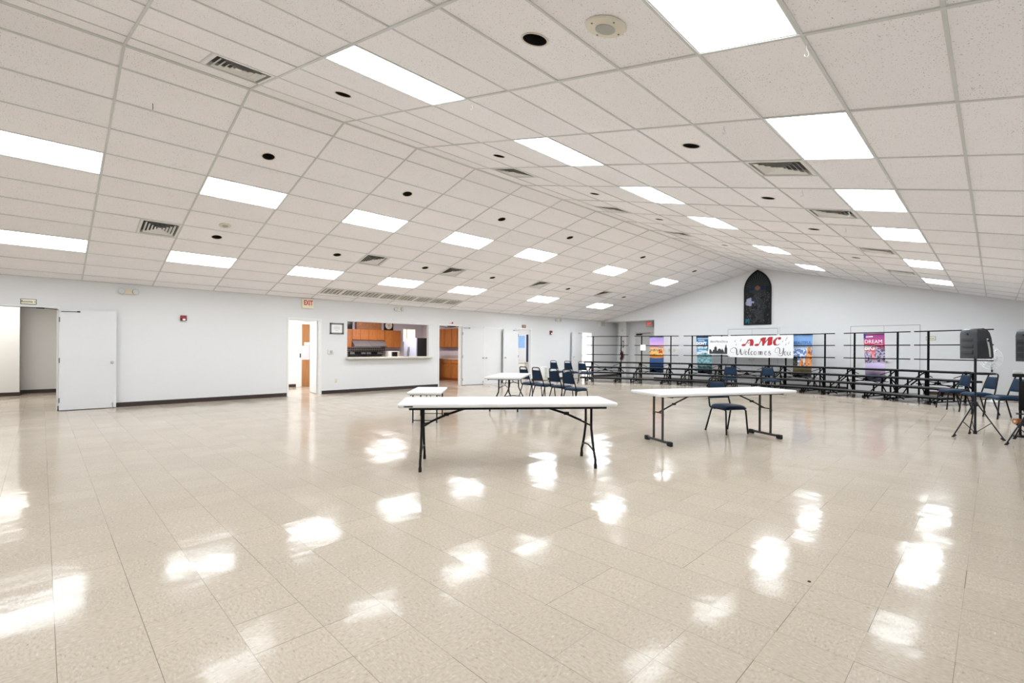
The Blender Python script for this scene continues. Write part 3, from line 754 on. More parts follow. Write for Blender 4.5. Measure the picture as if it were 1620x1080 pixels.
# thermostat, outlets
o = wall_thing('thermostat', 'white thermostat with grey display below the framed certificate', 'thermostat', 6.04, 1.225)
MB().rbox((-.085, -.03, -.065), (.085, -.001, .065), .01).build('housing', 'white_metal', o); MB().box((-.04, -.033, -.04), (.05, -.029, .042)).build('display', 'grille', o)
def outlet(o, m='beige2'):
    MB().rbox((-.04, -.008, -.062), (.04, -.0005, .062), .003).build('cover_plate', m, o)
    f = MB()
    for z in (-.026, .026): f.rbox((-.02, -.011, z - .017), (.02, -.007, z + .017), .003)
    f.build('sockets', 'beige', o)
outlet(wall_thing('wall_outlet', 'ivory power outlet low on left wall below the thermostat', 'outlet', 6.205, .375))
outlet(thing('wall_outlet', 'tan power outlet on far wall behind the right row of chairs', 'outlet', (-.22, YF, .40)), 'beige')
for x, l in ((-10.42, 'half hidden by the orange sunset banner'), (-10.18, 'just right of the orange sunset banner'), (-9.95, 'behind the right post of the second riser')):
    outlet(thing('wall_outlet', 'tan switch plate on far wall, ' + l, 'switch plate', (x, YF, 1.325)), 'beige')
# brown sign above doorway 4, red bulb above the kitchen doorway, heater, cage vent
o = wall_thing('door_sign', 'small brown sign above the bright doorway with posters', 'sign', 14.2, 2.28)
MB().rbox((-.115, -.012, -.06), (.115, -.001, .06), .004).build('plate', 'brownsign', o)
f = MB(); f.box((-.08, -.0135, .012), (.08, -.0125, .026)); f.box((-.07, -.0135, -.028), (.07, -.0125, -.014)); f.build('print_lines', 'beige', o, smooth=0)
o = wall_thing('alarm_bulb', 'tiny red bulb above the kitchen doorway', 'indicator light', 10.5, 2.265)
MB().lathe([(0, 0), (.03, 0), (.03, .02), (.016, .045), (0, .05)], X=RX(90)).build('bulb', 'sign_red', o); MB().tube([(-.14, -.006, -.03), (-.01, -.006, -.012)], .005, seg=6).build('wire', 'sign_red', o)
o = wall_thing('wall_heater', 'low white wall heater beneath the red strobe', 'heater', 15.31, .0)
MB().rbox((-.23, -.16, .02), (.23, -.014, .60), .012).build('housing', 'white_metal', o)
f = MB()
for k in range(14): f.cbox((.12, -.163, .10 + k * .033), (.18, .008, .012))
f.build('louvers', 'grille', o, smooth=0); MB().box((-.23, -.15, 0), (.23, -.02, .03)).build('plinth', 'base', o)
o = wall_thing('caged_unit', 'grey slotted box high on left wall at the far corner', 'wall vent', 19.66, 2.595)
MB().box((-.19, -.14, -.135), (.19, -.001, .135)).build('housing', 'white_metal', o)
f = MB()
for k in range(7): f.cbox((-.15 + k * .05, -.145, 0), (.022, .012, .22))
f.build('slots', 'grille', o, smooth=0)
# storage sign
o = thing('storage_sign', 'small cream sign on far wall behind the rightmost riser rails', 'sign', (-1.41, YF, 1.76))
MB().rbox((-.115, -.012, -.06), (.115, -.001, .06), .005).build('border', 'bronze', o); MB().rbox((-.105, -.016, -.05), (.105, -.01, .05), .004).build('plate', 'cream', o)
text_mb('Storage', .05, 0, 0, -.0172, bold=.001).build('lettering', None, o, smooth=0)
# recess: exit sign, horn, extinguisher
o = thing('exit_sign', 'lit red exit sign hanging in the recess by the far corner', 'exit sign', (-11.66, 20.8, 2.585))
MB().rbox((-.18, -.03, -.14), (.20, .03, .135), .006).build('housing', 'grille', o); MB().box((-.13, -.034, -.06), (.13, -.029, .09)).build('face', 'red_panel', o)
text_mb('EXIT', .13, 0, .012, -.0355, 'whiteprint', sx=.8).build('lettering', None, o, smooth=0); MB().tube([(0, 0, .13), (0, 0, .14)], .012).build('stem', 'grille', o)
o = thing('alarm_horn', 'small tan alarm horn on the recess pillar', 'alarm', (-13.15, 20.78, 2.32))
MB().rbox((-.06, -.05, -.07), (.06, -.001, .07), .015).build('housing', 'beige', o); MB().lathe([(0, 0), (.04, 0), (.03, .02), (0, .02)], X=T(0, -.05, 0) @ RX(90)).build('horn_face', 'beige2', o)
o = thing('fire_extinguisher', 'red fire extinguisher on the recess pillar behind the riser rails', 'fire extinguisher', (-13.12, 20.66, .84))
MB().lathe([(0, 0), (.065, 0), (.075, .015), (.075, .33), (.06, .37), (.025, .40), (.022, .43), (0, .43)]).build('cylinder', 'red', o)
MB().tube([(0, 0, .43), (0, -.05, .47), (0, -.12, .46)], .012).build('handle', 'black', o); MB().tube([(.02, 0, .43), (.09, -.02, .40), (.10, -.02, .2), (.085, -.02, .1)], .012).build('hose', 'rubber', o)
MB().box((-.03, -.078, .12), (.03, -.073, .25)).build('tag_sheet', 'paper', o); MB().box((-.03, .04, .1), (.03, .12, .3)).build('bracket', 'black', o)
o = thing('extinguisher_sign', 'narrow red sign above the fire extinguisher', 'sign', (-13.10, 20.78, 1.62))
MB().box((-.045, -.006, -.17), (.045, -.001, .17)).build('plate', 'red', o); MB().box((-.018, -.008, -.12), (.018, -.0055, .12)).build('print_strip', 'whiteprint', o)

# ------------------------------------------------------------------ side rooms
def room(nm, x0, x1, y0, y1, z1, m='wall', skip=()):
    t = .06
    if 'w' not in skip: struct(MB().box((x0 - t, y0, 0), (x0, y1, z1)).build('wall_%s_west' % nm, m, smooth=0))
    if 's' not in skip: struct(MB().box((x0, y0 - t, 0), (x1, y0, z1)).build('wall_%s_south' % nm, m, smooth=0))
    if 'n' not in skip: struct(MB().box((x0, y1, 0), (x1, y1 + t, z1)).build('wall_%s_north' % nm, m, smooth=0))
    struct(MB().box((x0 - t, y0 - t, z1), (x1, y1 + t, z1 + .08)).build('ceiling_%s' % nm, 'wall', smooth=0))
XI = XW - WT
room('corridor', -19.3, XI, -3.2, 4.3, 2.75)
struct(MB().box((-19.3, -1.02, 0), (-18.5, -.42, 2.75)).build('wall_corridor_pillar', 'wall', smooth=0), 'white pillar in the corridor')
b = MB(); b.box((-19.3, -.42, 0), (-19.288, 4.3, .10)); b.box((-18.5, -1.02, 0), (-18.488, -.408, .10)); b.box((-19.3, -.42, 0), (-18.5, -.408, .10)); b.box((-19.3, -3.2, 0), (-19.288, -1.02, .10)); struct(b.build('baseboard_corridor', 'base', smooth=0))
room('vestibule', -16.8, XI, 4.5, 6.8, 2.7, skip=('n',))
b = MB(); b.box((-16.86, 6.8, 0), (-15.2, 6.86, 2.75)); b.box((-15.26, 6.35, 0), (-15.2, 6.8, 2.75)); b.box((-15.2, 6.35, 0), (XI, 6.41, 2.75)); struct(b.build('wall_partition', 'wall', smooth=0))
struct(MB().box((-16.8, 4.5, 0), (-16.788, 6.2, .10)).build('baseboard_vestibule', 'base', smooth=0))
ntrim += 1; b = MB(); b.box((-16.8, 6.2, 0), (-16.76, 6.38, 2.16)); b.box((-16.8, 6.2, 2.15), (-16.76, 6.8, 2.24)); struct(b.build('trim_%d' % ntrim, 'trim', smooth=0))
ndoor += 1; o = struct(MB().box((-16.8, 6.38, .01), (-16.77, 6.795, 2.15)).build('door_%d' % ndoor, 'wooddoor', smooth=0), 'brown wooden door in the vestibule behind the door ajar')
MB().box((-16.769, 6.46, 1.42), (-16.765, 6.70, 1.53)).build('notice_sheet', 'paper', o); MB().box((-16.769, 6.385, .93), (-16.764, 6.64, 1.41)).build('pale_panel', 'wall_cool', o); MB().box((-16.76, 6.31, 1.0), (-16.75, 6.35, 1.15)).build('strike_plate', 'black', o)
# kitchen
KX, KY0, KY1 = -18.85, 6.86, 12.72
room('kitchen', KX, XI, KY0, KY1, 2.75, 'wall_cool', skip=('s',))
struct(MB().box((KX, 6.80, 0), (-16.86, 6.86, 2.75)).build('wall_kitchen_south', 'wall_cool', smooth=0))
struct(MB().box((-15.26, 6.35, 2.75), (XI, 6.8, 2.83)).build('ceiling_partition', 'wall', smooth=0))
def cab_door(parent, x0, x1, z0, z1, y):
    f = MB(); t = .055
    f.box((x0, y - .012, z0), (x1, y, z1))
    f.box((x0, y - .02, z0), (x0 + t, y - .012, z1)); f.box((x1 - t, y - .02, z0), (x1, y - .012, z1)); f.box((x0 + t, y - .02, z0), (x1 - t, y - .012, z0 + t)); f.box((x0 + t, y - .02, z1 - t), (x1 - t, y - .012, z1))
    return f.build('door', 'cab', parent, smooth=0)
def cabinet(label, loc, rotz, w, d, z0, z1, nd, drawers=False, group=None):
    o = thing('kitchen_cabinet', label, 'cabinet', loc, rotz, group)
    f = MB(); f.box((-w / 2, -d / 2, z0 + (.1 if drawers else 0)), (w / 2, d / 2, z1)); 
    if drawers: f.box((-w / 2, -d / 2 + .06, 0), (w / 2, d / 2, .1))
    f.build('body', 'cab', o, smooth=0)
    for k in range(nd):
        a = -w / 2 + .012 + k * w / nd; c = -w / 2 + (k + 1) * w / nd - .012
        cab_door(o, a, c, z0 + (.13 if drawers else .012), z1 - (.20 if drawers else .012), -d / 2)
        if drawers: MB().rbox((a, -d / 2 - .018, z1 - .175), (c, -d / 2, z1 - .025), .005).build('drawer', 'cab', o)
    return o
G = 'upper kitchen cabinets seen through the pass-through'
cabinet('tall upper cabinet at left edge of the pass-through view', (KX + .168, 8.62, 0), 90, .86, .33, 1.37, 2.12, 2, group=G)
cabinet('short upper cabinet above the left range hood', (KX + .168, 9.425, 0), 90, .74, .33, 1.68, 2.12, 2, group=G)
cabinet('short upper cabinet above the right range hood', (KX + .168, 10.17, 0), 90, .74, .33, 1.68, 2.12, 2, group=G)
cabinet('tall upper cabinet above the microwave', (KX + .168, 10.95, 0), 90, .78, .33, 1.37, 2.12, 2, group=G)
cabinet('base cabinet under the microwave', (KX + .293, 10.98, 0), 90, .82, .58, 0, .89, 2, True)
cabinet('base cabinet left of the ranges', (KX + .293, 8.5, 0), 90, .90, .58, 0, .89, 2, True)
tag(MB().rbox((KX + .01, 10.565, .892), (KX + .64, 11.42, .93), .006).build('countertop', 'counter'), 'worktop under the microwave', 'countertop')
for yc, l in ((9.425, 'left'), (10.17, 'right')):
    o = thing('range_hood', 'grey sloped range hood, %s of the two' % l, 'range hood', (KX, yc, 1.40), 90)
    MB().prism([(-.012, .27), (-.30, .27), (-.56, .06), (-.56, 0), (-.012, 0)], -.366, .366, 'X').build('canopy', 'hood', o, smooth=0)
    MB().box((-.36, -.575, .012), (.36, -.561, .045)).build('control_strip', 'steel_grey', o)
    o = thing('kitchen_range', 'black kitchen range under the %s hood' % l, 'stove', (KX, yc, 0), 90)
    f = MB(); f.rbox((-.365, -.66, .02), (.365, -.03, .91), .012); f.build('body', 'appl_black', o)
    f = MB(); f.rbox((-.365, -.13, .91), (.365, -.03, 1.20), .012); f.build('back_panel', 'appl_black', o)
    for s in (-1, 1): MB().box((s * .25 - .10, -.137, 1.09), (s * .25 + .10, -.129, 1.17)).build('control_plate', 'hood', o)
    MB().box((-.13, -.139, 1.08), (.13, -.129, 1.18)).build('clock_window', 'black_void', o)
    MB().box((-.33, -.672, .28), (.33, -.659, .72)).build('oven_door', 'appl_black', o); MB().tube([(-.3, -.70, .76), (.3, -.70, .76)], .012).build('oven_handle', 'steel_grey', o)
    for s in (-1, 1): MB().cbox((s * .3, -.685, .76), (.02, .04, .02)).build('handle_bracket', 'steel_grey', o)
o = struct(MB().box((-.95, -.008, 0), (1.35, 0, .42)).build('trim_backsplash', 'mosaic', smooth=0), 'dark mosaic backsplash behind the ranges'); o.location = (KX + .001, 9.4, .94); o.rotation_euler = (0, 0, R(90))
o = thing('microwave', 'white microwave with dark door on the kitchen worktop', 'microwave', (KX + .30, 10.93, .932), 90)
MB().rbox((-.27, -.18, 0), (.27, .2, .29), .012).build('housing', 'white_metal', o); MB().box((-.10, -.187, .05), (.16, -.179, .25)).build('door_glass', 'appl_black', o); MB().box((.19, -.186, .03), (.255, -.179, .26)).build('keypad', 'beige', o); MB().tube([(-.13, -.20, .05), (-.13, -.20, .25)], .008).build('handle', 'steel_grey', o)
o = thing('carved_panel', 'brown carved wood panel standing on the wall cabinets', 'wood carving', (KX + .12, 9.93, 2.122), 90)
MB().rbox((-.58, -.02, 0), (.58, .02, .46), .006).build('board', 'carved', o)
for x in (-.2, .32):
    f = MB(); f.lathe([(0, .012), (.07, .012), (.085, .004), (.10, .012), (.125, .012), (.14, 0), (0, 0)], X=T(x, -.02, .26) @ RX(90)); f.build('rosette', 'carved', o)
o = thing('wall_clock', 'black square clock with ornate pale face standing on the wall cabinets', 'clock', (KX + .12, 10.86, 2.122), 90)
MB().rbox((-.22, -.02, 0), (.22, .02, .42), .01).build('case', 'appl_black', o); MB().lathe([(0, .006), (.06, .006), (.09, .003), (.12, .006), (.165, .004), (.17, 0), (0, 0)], X=T(0, -.02, .22) @ RX(90)).build('dial', 'beige2', o)
f = MB(); f.tube([(0, -.03, .22), (.05, -.03, .30)], .007, seg=5); f.tube([(0, -.03, .22), (-.08, -.03, .25)], .007, seg=5); f.tube([(0, -.03, .13), (.0, -.03, .22)], .006, seg=5); f.build('clock_hands', 'ink', o)
tag(MB().rbox((KX + .03, 8.72, 2.122), (KX + .25, 9.13, 2.5), .02).build('black_case', 'appl_black'), 'black box standing on the tall wall cabinet at left', 'box')
o = thing('refrigerator', 'steel fronted refrigerator with black side, seen through the pass-through', 'refrigerator', (-16.62, 11.02, 0), 0)
MB().rbox((-.45, -.35, .03), (.45, .38, 1.76), .012).build('body', 'fridge_black', o); MB().rbox((-.45, -.42, .70), (.445, -.352, 1.755), .015).build('upper_door', 'stainless', o); MB().rbox((-.45, -.42, .06), (.445, -.352, .69), .015).build('lower_door', 'stainless', o)
f = MB(); f.tube([(-.08, -.44, .75), (-.06, -.48, .85), (-.05, -.48, 1.2), (-.04, -.44, 1.40)], .035, seg=8); f.build('door_handle', 'steel_grey', o, label='dark grey curved handle')
MB().box((.12, -.4245, 1.50), (.17, -.4195, 1.55)).build('magnet', 'whiteprint', o); MB().box((-.45, -.36, 0), (.45, .36, .035)).build('plinth', 'black_void', o)
o = struct(MB().box((KX + .001, 11.62, 1.62), (KX + .03, 12.32, 2.24)).build('window_2', 'trim', smooth=0), 'small sunlit window behind the refrigerator')
MB().box((KX + .028, 11.86, 1.66), (KX + .034, 12.28, 2.2)).build('pane', 'warm_glass', o); MB().box((KX + .028, 11.66, 1.66), (KX + .034, 11.82, 2.2)).build('pane', 'warm_glass', o)
G = 'base cabinets at the end wall of the kitchen'
for a, c, l, nd in ((-17.35, -16.36, 'leftmost', 2), (-16.35, -15.84, 'middle', 1), (-15.83, -14.9, 'rightmost', 2)):
    cabinet('maple base cabinet seen through the kitchen doorway, %s' % l, ((a + c) / 2, 12.41, 0), 0, c - a, .60, 0, .89, nd, True, G)
tag(MB().rbox((-17.36, 12.08, .892), (-14.88, 12.71, .93), .006).build('countertop', 'counter'), 'pale worktop in the kitchen doorway', 'countertop')
struct(MB().box((-17.36, 12.69, .932), (-14.88, 12.715, 1.05)).build('trim_splash', 'counter', smooth=0))
for a, c, l in ((-17.45, -16.69, 'leftmost'), (-16.68, -16.18, 'middle'), (-16.17, -15.4, 'rightmost')):
    cabinet('maple wall cabinet seen through the kitchen doorway, %s' % l, ((a + c) / 2, 12.5535, 0), 0, c - a, .33, 1.40, 2.19, 1 if l == 'middle' else 2, False, 'wall cabinets at the end wall of the kitchen')
f = MB(); f.tube([(XI - .05, 9.95, 2.17), (XI - .10, 10.4, 2.10), (XW - .02, 10.8, 2.15)], .01, seg=6); f.cbox((XW - .03, 10.5, 2.145), (.05, .34, .045)); struct(f.build('trim_kitchen_closer', 'black'), 'black door closer arm in the kitchen doorway')
# bright room behind doorway 4
room('classroom', -19.5, XI, 12.9, 16.95, 2.75, skip=())
o = thing('wall_map', 'pale blue poster on the wall of the bright room', 'poster', (-16.5, 16.95, 1.70)); MB().box((-.24, -.006, -.30), (.24, -.001, .30)).build('sheet', 'poster_sky', o)
o = thing('curtain', 'dark blue curtain strip in the bright room', 'curtain', (-16.02, 16.93, .70))
f = MB(); pts = [(-.10 + .2 * k / 12, -.03 - .025 * math.sin(k * 2.1)) for k in range(13)]
f.prism(pts + [(p[0], p[1] + .012) for p in pts[::-1]], 0, 1.35, 'Z'); f.build('drape', 'bluecloth', o); MB().tube([(-.14, -.03, 1.36), (.14, -.03, 1.36)], .010).build('rod', 'white_metal', o)
o = thing('white_desk', 'white cabinet against the wall of the bright room', 'cabinet', (-16.0, 16.6, 0)); MB().rbox((-.30, -.25, .0), (.30, .25, .68), .01).build('body', 'white_metal', o); MB().rbox((-.32, -.28, .68), (.32, .27, .71), .006).build('top', 'beige2', o)
o = thing('draped_flag', 'draped red white and blue flag on a pole by the bright doorway', 'flag', (-15.28, 15.44, 0))
MB().tube([(0, 0, .03), (0, 0, 2.1)], .014).build('pole', 'amber', o); MB().lathe([(0, 0), (.16, 0), (.15, .03), (.03, .05), (0, .05)]).build('base', 'bronze', o)
f = MB()
for k in range(7):
    a = -.05 + k * .022
    f.prism([(a, .9), (a + .022, .9), (a * .5 + .011, 2.0), (a * .5, 2.0)], -.035 - .01 * (k % 2), -.02, 'Y', M['sign_red'] if k % 2 else M['whiteprint'])
f.build('cloth', None, o, smooth=0); f = MB(); f.prism([(-.06, 1.55), (.0, 1.5), (.0, 2.0), (-.03, 2.0)], -.055, -.045, 'Y'); f.build('canton', 'navyprint', o)
room('office', -17.5, XI, 17.15, 22.5, 2.75)

# ------------------------------------------------------------------ folding tables
def rounded_rect(hx, hy, r, n=5):
    pts = []
    for cx, cy, a0 in ((hx - r, hy - r, 0), (-hx + r, hy - r, 90), (-hx + r, -hy + r, 180), (hx - r, -hy + r, 270)):
        for k in range(n + 1):
            a = R(a0 + 90 * k / n); pts.append((cx + r * math.cos(a), cy + r * math.sin(a)))
    return pts
def tabletop(L, W, z, t=.045):
    b = MB(); rings = []
    for inset, zz in ((.010, z - t), (.002, z - t + .010), (0, z - .014), (.004, z - .004), (.014, z)):
        rings.append([(x, y, zz) for x, y in rounded_rect(L / 2 - inset, W / 2 - inset, .026)])
    n = len(rings[0]); vs = [p for r_ in rings for p in r_]
    fs = [(k * n + i, k * n + (i + 1) % n, (k + 1) * n + (i + 1) % n, (k + 1) * n + i) for k in range(len(rings) - 1) for i in range(n)]
    fs += [tuple(range(n))[::-1], tuple(range((len(rings) - 1) * n, len(rings) * n))]
    return b.add(vs, fs)
def side_rails(o, L, W, z, m):
    for s in (-1, 1):
        f = MB(); f.cbox((0, s * (W / 2 - .055), z - .055), (L - .24, .022, .034)); f.build('side_rail', m, o, smooth=0)
def wishbone_table(label, loc, rotz, L, W, z, ex, top_h, foot_h, ybr=False, logo=False, zk=.44):
    o = thing('folding_table', label, 'folding table', loc, rotz)
    tabletop(L, W, z).build('tabletop', 'plastic_white', o); side_rails(o, L, W, z, 'black')
    zt = z - .045
    for e in (-1, 1):
        x = e * ex
        for s in (-1, 1):
            path = [(x, s * top_h, zt), (x, s * top_h, zk + .05), (x, s * (top_h + .004), zk - .02), (x, s * (top_h + (foot_h - top_h) * .35), zk - .16), (x, s * (top_h + (foot_h - top_h) * .72), zk - .28), (x, s * foot_h, .10), (x, s * (foot_h + .004), .012)]
            lg = MB().tube(path, .0145, seg=10).build('leg', 'black', o); MB().tube([(x, s * (foot_h + .002), .05), (x, s * (foot_h + .004), .0)], .018, seg=10).build('foot_cap', 'rubber', lg)
        f = MB(); hw = top_h + (foot_h - top_h) * .8
        f.tube([(x, -hw, .17), (x, -hw * .5, .20), (x, 0, .21), (x, hw * .5, .20), (x, hw, .17)], [.012, .010, .010, .010, .012], seg=8); f.build('crossbar', 'black', o)
        f = MB(); f.tube([(x, -W / 2 + .06, zt - .01), (x, W / 2 - .06, zt - .01)], .016, seg=8); f.build('hinge_tube', 'black', o)
        f = MB(); xm = e * (ex - .27)
        if ybr:
            f.tube([(x, -top_h, .50), (e * (ex - .14), 0, .56), (x, top_h, .50)], .008, seg=6); f.tube([(e * (ex - .14), 0, .56), (e * (ex - .42), 0, zt - .005)], .008, seg=6)
        else:
            f.tube([(x, -top_h, .455), (e * (ex - .10), 0, .50), (x, top_h, .455)], .010, seg=8)
            f.tube([(e * (ex - .09), 0, .50), (xm, 0, .58), (e * (ex - .62), 0, zt - .012)], [.013, .014, .012], seg=8)
            f.cbox((xm, 0, .585), (.06, .034, .036))
        f.build('brace', 'black', o)
    f = MB(); f.box((-.16, -.05, zt - .012), (.16, .05, zt)); f.build('centre_bracket', 'black', o)
    if logo:
        f = MB(); f.box((-L / 2 + .07, -W / 2 - .002, z - .036), (-L / 2 + .165, -W / 2 + .004, z - .022)); f.build('maker_badge', 'ink', o)
    return o
wishbone_table('long white folding table with bowed black legs, nearest the camera', (-4.03, 3.905, 0), 51.4, 2.44, .762, .75, .98, .125, .31, logo=True)
wishbone_table('white folding table standing left of the front row of blue chairs', (-7.82, 7.64, 0), 126, 1.83, .762, .75, .70, .11, .30, ybr=True)
# table on foot bars
o = thing('folding_table', 'white folding table on grey legs with foot bars, blue chair tucked behind', 'folding table', (-2.985, 7.26, 0), 63.6)
L, W, z = 2.44, .762, .745; ex = .99
tabletop(L, W, z).build('tabletop', 'plastic_white', o)
for s in (-1, 1): MB().cbox((0, s * .30, z - .052), (L - .5, .02, .02)).build('side_rail', 'bronze', o)
for e in (-1, 1):
    x = e * ex
    for y in (-.105, .105):
        lg = MB().tube([(x, y, z - .045), (x, y, .045)], .017, seg=10).build('leg', 'bronze', o); MB().tube([(x, y, .40), (x, y, .43)], .020, seg=10).build('collar', 'bronze', lg)
    f = MB(); f.rbox((x - .018, -.27, .025), (x + .018, .27, .06), .006); fb = f.build('foot_bar', 'bronze', o)
    for s in (-1, 1): MB().rbox((x - .026, s * .27 - .042, 0), (x + .026, s * .27 + .042, .065), .010).build('end_cap', 'rubber', fb)
    f = MB(); f.tube([(x, -.105, .44), (x, .105, .44)], .009, seg=6); f.tube([(x - e * .005, 0, .44), (e * (ex - .24), 0, .545), (e * (ex - .62), 0, z - .05)], .011, seg=8); f.cbox((e * (ex - .27), 0, .555), (.05, .03, .03)); f.build('brace', 'black', o)
    MB().tube([(x, -.33, z - .055), (x, .33, z - .055)], .014, seg=8).build('hinge_tube', 'bronze', o)
# low small table
o = thing('folding_table', 'small low white folding table behind the left end of the long table', 'folding table', (-7.575, 5.25, 0), 137.5)
L, W, z = 1.22, .61, .565; tabletop(L, W, z).build('tabletop', 'plastic_white', o); side_rails(o, L, W, z, 'black')
for e in (-1, 1):
    x = e * .46
    for s in (-1, 1): MB().tube([(x, s * .215, z - .045), (x, s * .215, 0)], .0125, seg=8).build('leg', 'black', o)
    for zz in (.045, .31): MB().tube([(x, -.215, zz), (x, .215, zz)], .009, seg=6).build('crossbar', 'black', o)
    MB().tube([(x, 0, .31), (e * .15, 0, z - .05)], .008, seg=6).build('brace', 'black', o)
    MB().tube([(x, -.26, z - .055), (x, .26, z - .055)], .012, seg=6).build('hinge_tube', 'black', o)
# ------------------------------------------------------------------ blue stacking chairs (front is local -y)
def make_chair(label, loc, heading):
    o = thing('stacking_chair', label, 'chair', loc, heading + 90, 'blue padded stacking chairs')
    # seat pad: crowned, rounded front
    nx = ny = 10; vs = []; fs = []
    for j in range(ny + 1):
        for i in range(nx + 1):
            a, c = i / nx * 2 - 1, j / ny * 2 - 1
            sx = math.copysign(abs(a) ** .8, a); k = 1 - .18 * abs(c) ** 6
            x = sx * .215 * k * (1.0 if c < 0 else 1 - .06 * c); y = c * .215
            x *= 1 - .0 ; cr = (1 - abs(a) ** 4) * (1 - abs(c) ** 4)
            vs.append((x, y, .418 + .042 * cr ** .5 + .006 * (1 - a * a)))
    n = len(vs); vs += [(v[0], v[1], .402) for v in vs]
    for j in range(ny):
        for i in range(nx):
            a = j * (nx + 1) + i; q = (a, a + 1, a + nx + 2, a + nx + 1); fs.append(q); fs.append(tuple(n + t for t in q[::-1]))
    rim = [i for i in range(nx + 1)] + [j * (nx + 1) + nx for j in range(1, ny + 1)] + [ny * (nx + 1) + i for i in range(nx - 1, -1, -1)] + [j * (nx + 1) for j in range(ny - 1, 0, -1)]
    for k in range(len(rim)): a, c = rim[k], rim[(k + 1) % len(rim)]; fs.append((c, a, a + n, c + n))
    MB().add(vs, fs).build('seat', 'blue', o, smooth=60)
    yb = lambda z: .185 + (z - .43) * .24
    def hw(z): return .200 - (z - .52) * .165
    # backrest pad
    vs = []; fs = []; nx, nz = 8, 9
    for side in (-1, 1):
        for j in range(nz + 1):
            z = .545 + (.805 - .545) * j / nz
            for i in range(nx + 1):
                a = i / nx * 2 - 1; c = j / nz * 2 - 1
                th = .010 + (.016 if side < 0 else .006) * ((1 - abs(a) ** 4) * (1 - abs(c) ** 4)) ** .5
                vs.append((a * (hw(z) - .012), yb(z) + side * th, z))
    n = (nx + 1) * (nz + 1)
    for j in range(nz):
        for i in range(nx):
            a = j * (nx + 1) + i; q = (a, a + 1, a + nx + 2, a + nx + 1); fs.append(q); fs.append(tuple(n + t for t in q[::-1]))
    rim = [i for i in range(nx + 1)] + [j * (nx + 1) + nx for j in range(1, nz + 1)] + [nz * (nx + 1) + i for i in range(nx - 1, -1, -1)] + [j * (nx + 1) for j in range(nz - 1, 0, -1)]
    for k in range(len(rim)): a, c = rim[k], rim[(k + 1) % len(rim)]; fs.append((c, a, a + n, c + n))
    MB().add(vs, fs).build('backrest', 'blue', o, smooth=60)
    half = [(.198, .06, .392), (.202, .14, .394), (.205, .178, .412), (.204, yb(.47), .47)] + [(hw(z), yb(z), z) for z in (.54, .66, .78)] + [(hw(.84) - .004, yb(.84), .842), (hw(.86) - .022, yb(.86), .866), (hw(.86) - .05, yb(.87), .873)]
    MB().tube(half + [(-x, y, z) for x, y, z in half[::-1]], .0132, seg=8).build('back_frame', 'black', o)
    f = MB()
    for s in (-1, 1): f.tube([(s * .185, -.17, .394), (s * .19, .17, .394)], .0105, seg=8)
    for y in (-.16, .155): f.tube([(-.188, y, .394), (.188, y, .394)], .0095, seg=8)
    f.build('seat_frame', 'black', o)
    for s in (-1, 1):
        MB().tube([(s * .19, -.10, .394), (s * .19, -.155, .392), (s * .192, -.182, .375), (s * .207, -.215, .012)], .0132, seg=8).build('leg', 'black', o)
        MB().tube([(s * .19, .08, .394), (s * .192, .132, .39), (s * .195, .155, .372), (s * .222, .262, .012)], .0132, seg=8).build('leg', 'black', o)
        MB().tube([(s * .207, -.2155, .03), (s * .207, -.216, 0)], .014, seg=8).build('glide', 'rubber', o)
        MB().tube([(s * .222, .2615, .03), (s * .223, .263, 0)], .014, seg=8).build('glide', 'rubber', o)
    return o
CH = [('blue padded chair tucked behind the white table with foot bars', (-3.08, 8.04), -28.5),
      ('blue chair behind the far end of the white table, leftmost of the front row', (-8.76, 9.39), 82),
      ('blue chair in the front row, second from the white table', (-8.21, 9.29), 82),
      ('blue chair in the front row, third from the white table', (-7.57, 9.22), 82),
      ('blue chair in the front row, rightmost and nearest the camera', (-6.89, 8.91), 82),
      ('blue chair in the back row by the risers, leftmost of three', (-12.62, 15.1), 92),
      ('blue chair in the back row by the risers, middle of three', (-11.93, 15.16), 92),
      ('blue chair in the back row, touching the left end of the risers', (-11.15, 15.06), 90),
      ('blue chair standing in front of the risers below the welcome banner, left one', (-5.98, 15.72), 283),
      ('blue chair standing in front of the risers below the welcome banner, right one', (-4.88, 16.13), 308),
      ('blue chair at right, nearest the risers in the angled row', (-.69, 15.26), 210),
      ('blue chair at right, middle of the angled row behind the tripod', (-.26, 14.55), 210),
      ('blue chair at right, nearest the camera in the angled row', (.13, 13.87), 210)]
ch0 = None
for lab, (x, y), hd in CH:
    if ch0 is None: ch0 = make_chair(lab, (x, y, 0), hd)
    else: dup(ch0, (x, y, 0), hd + 90, lab)

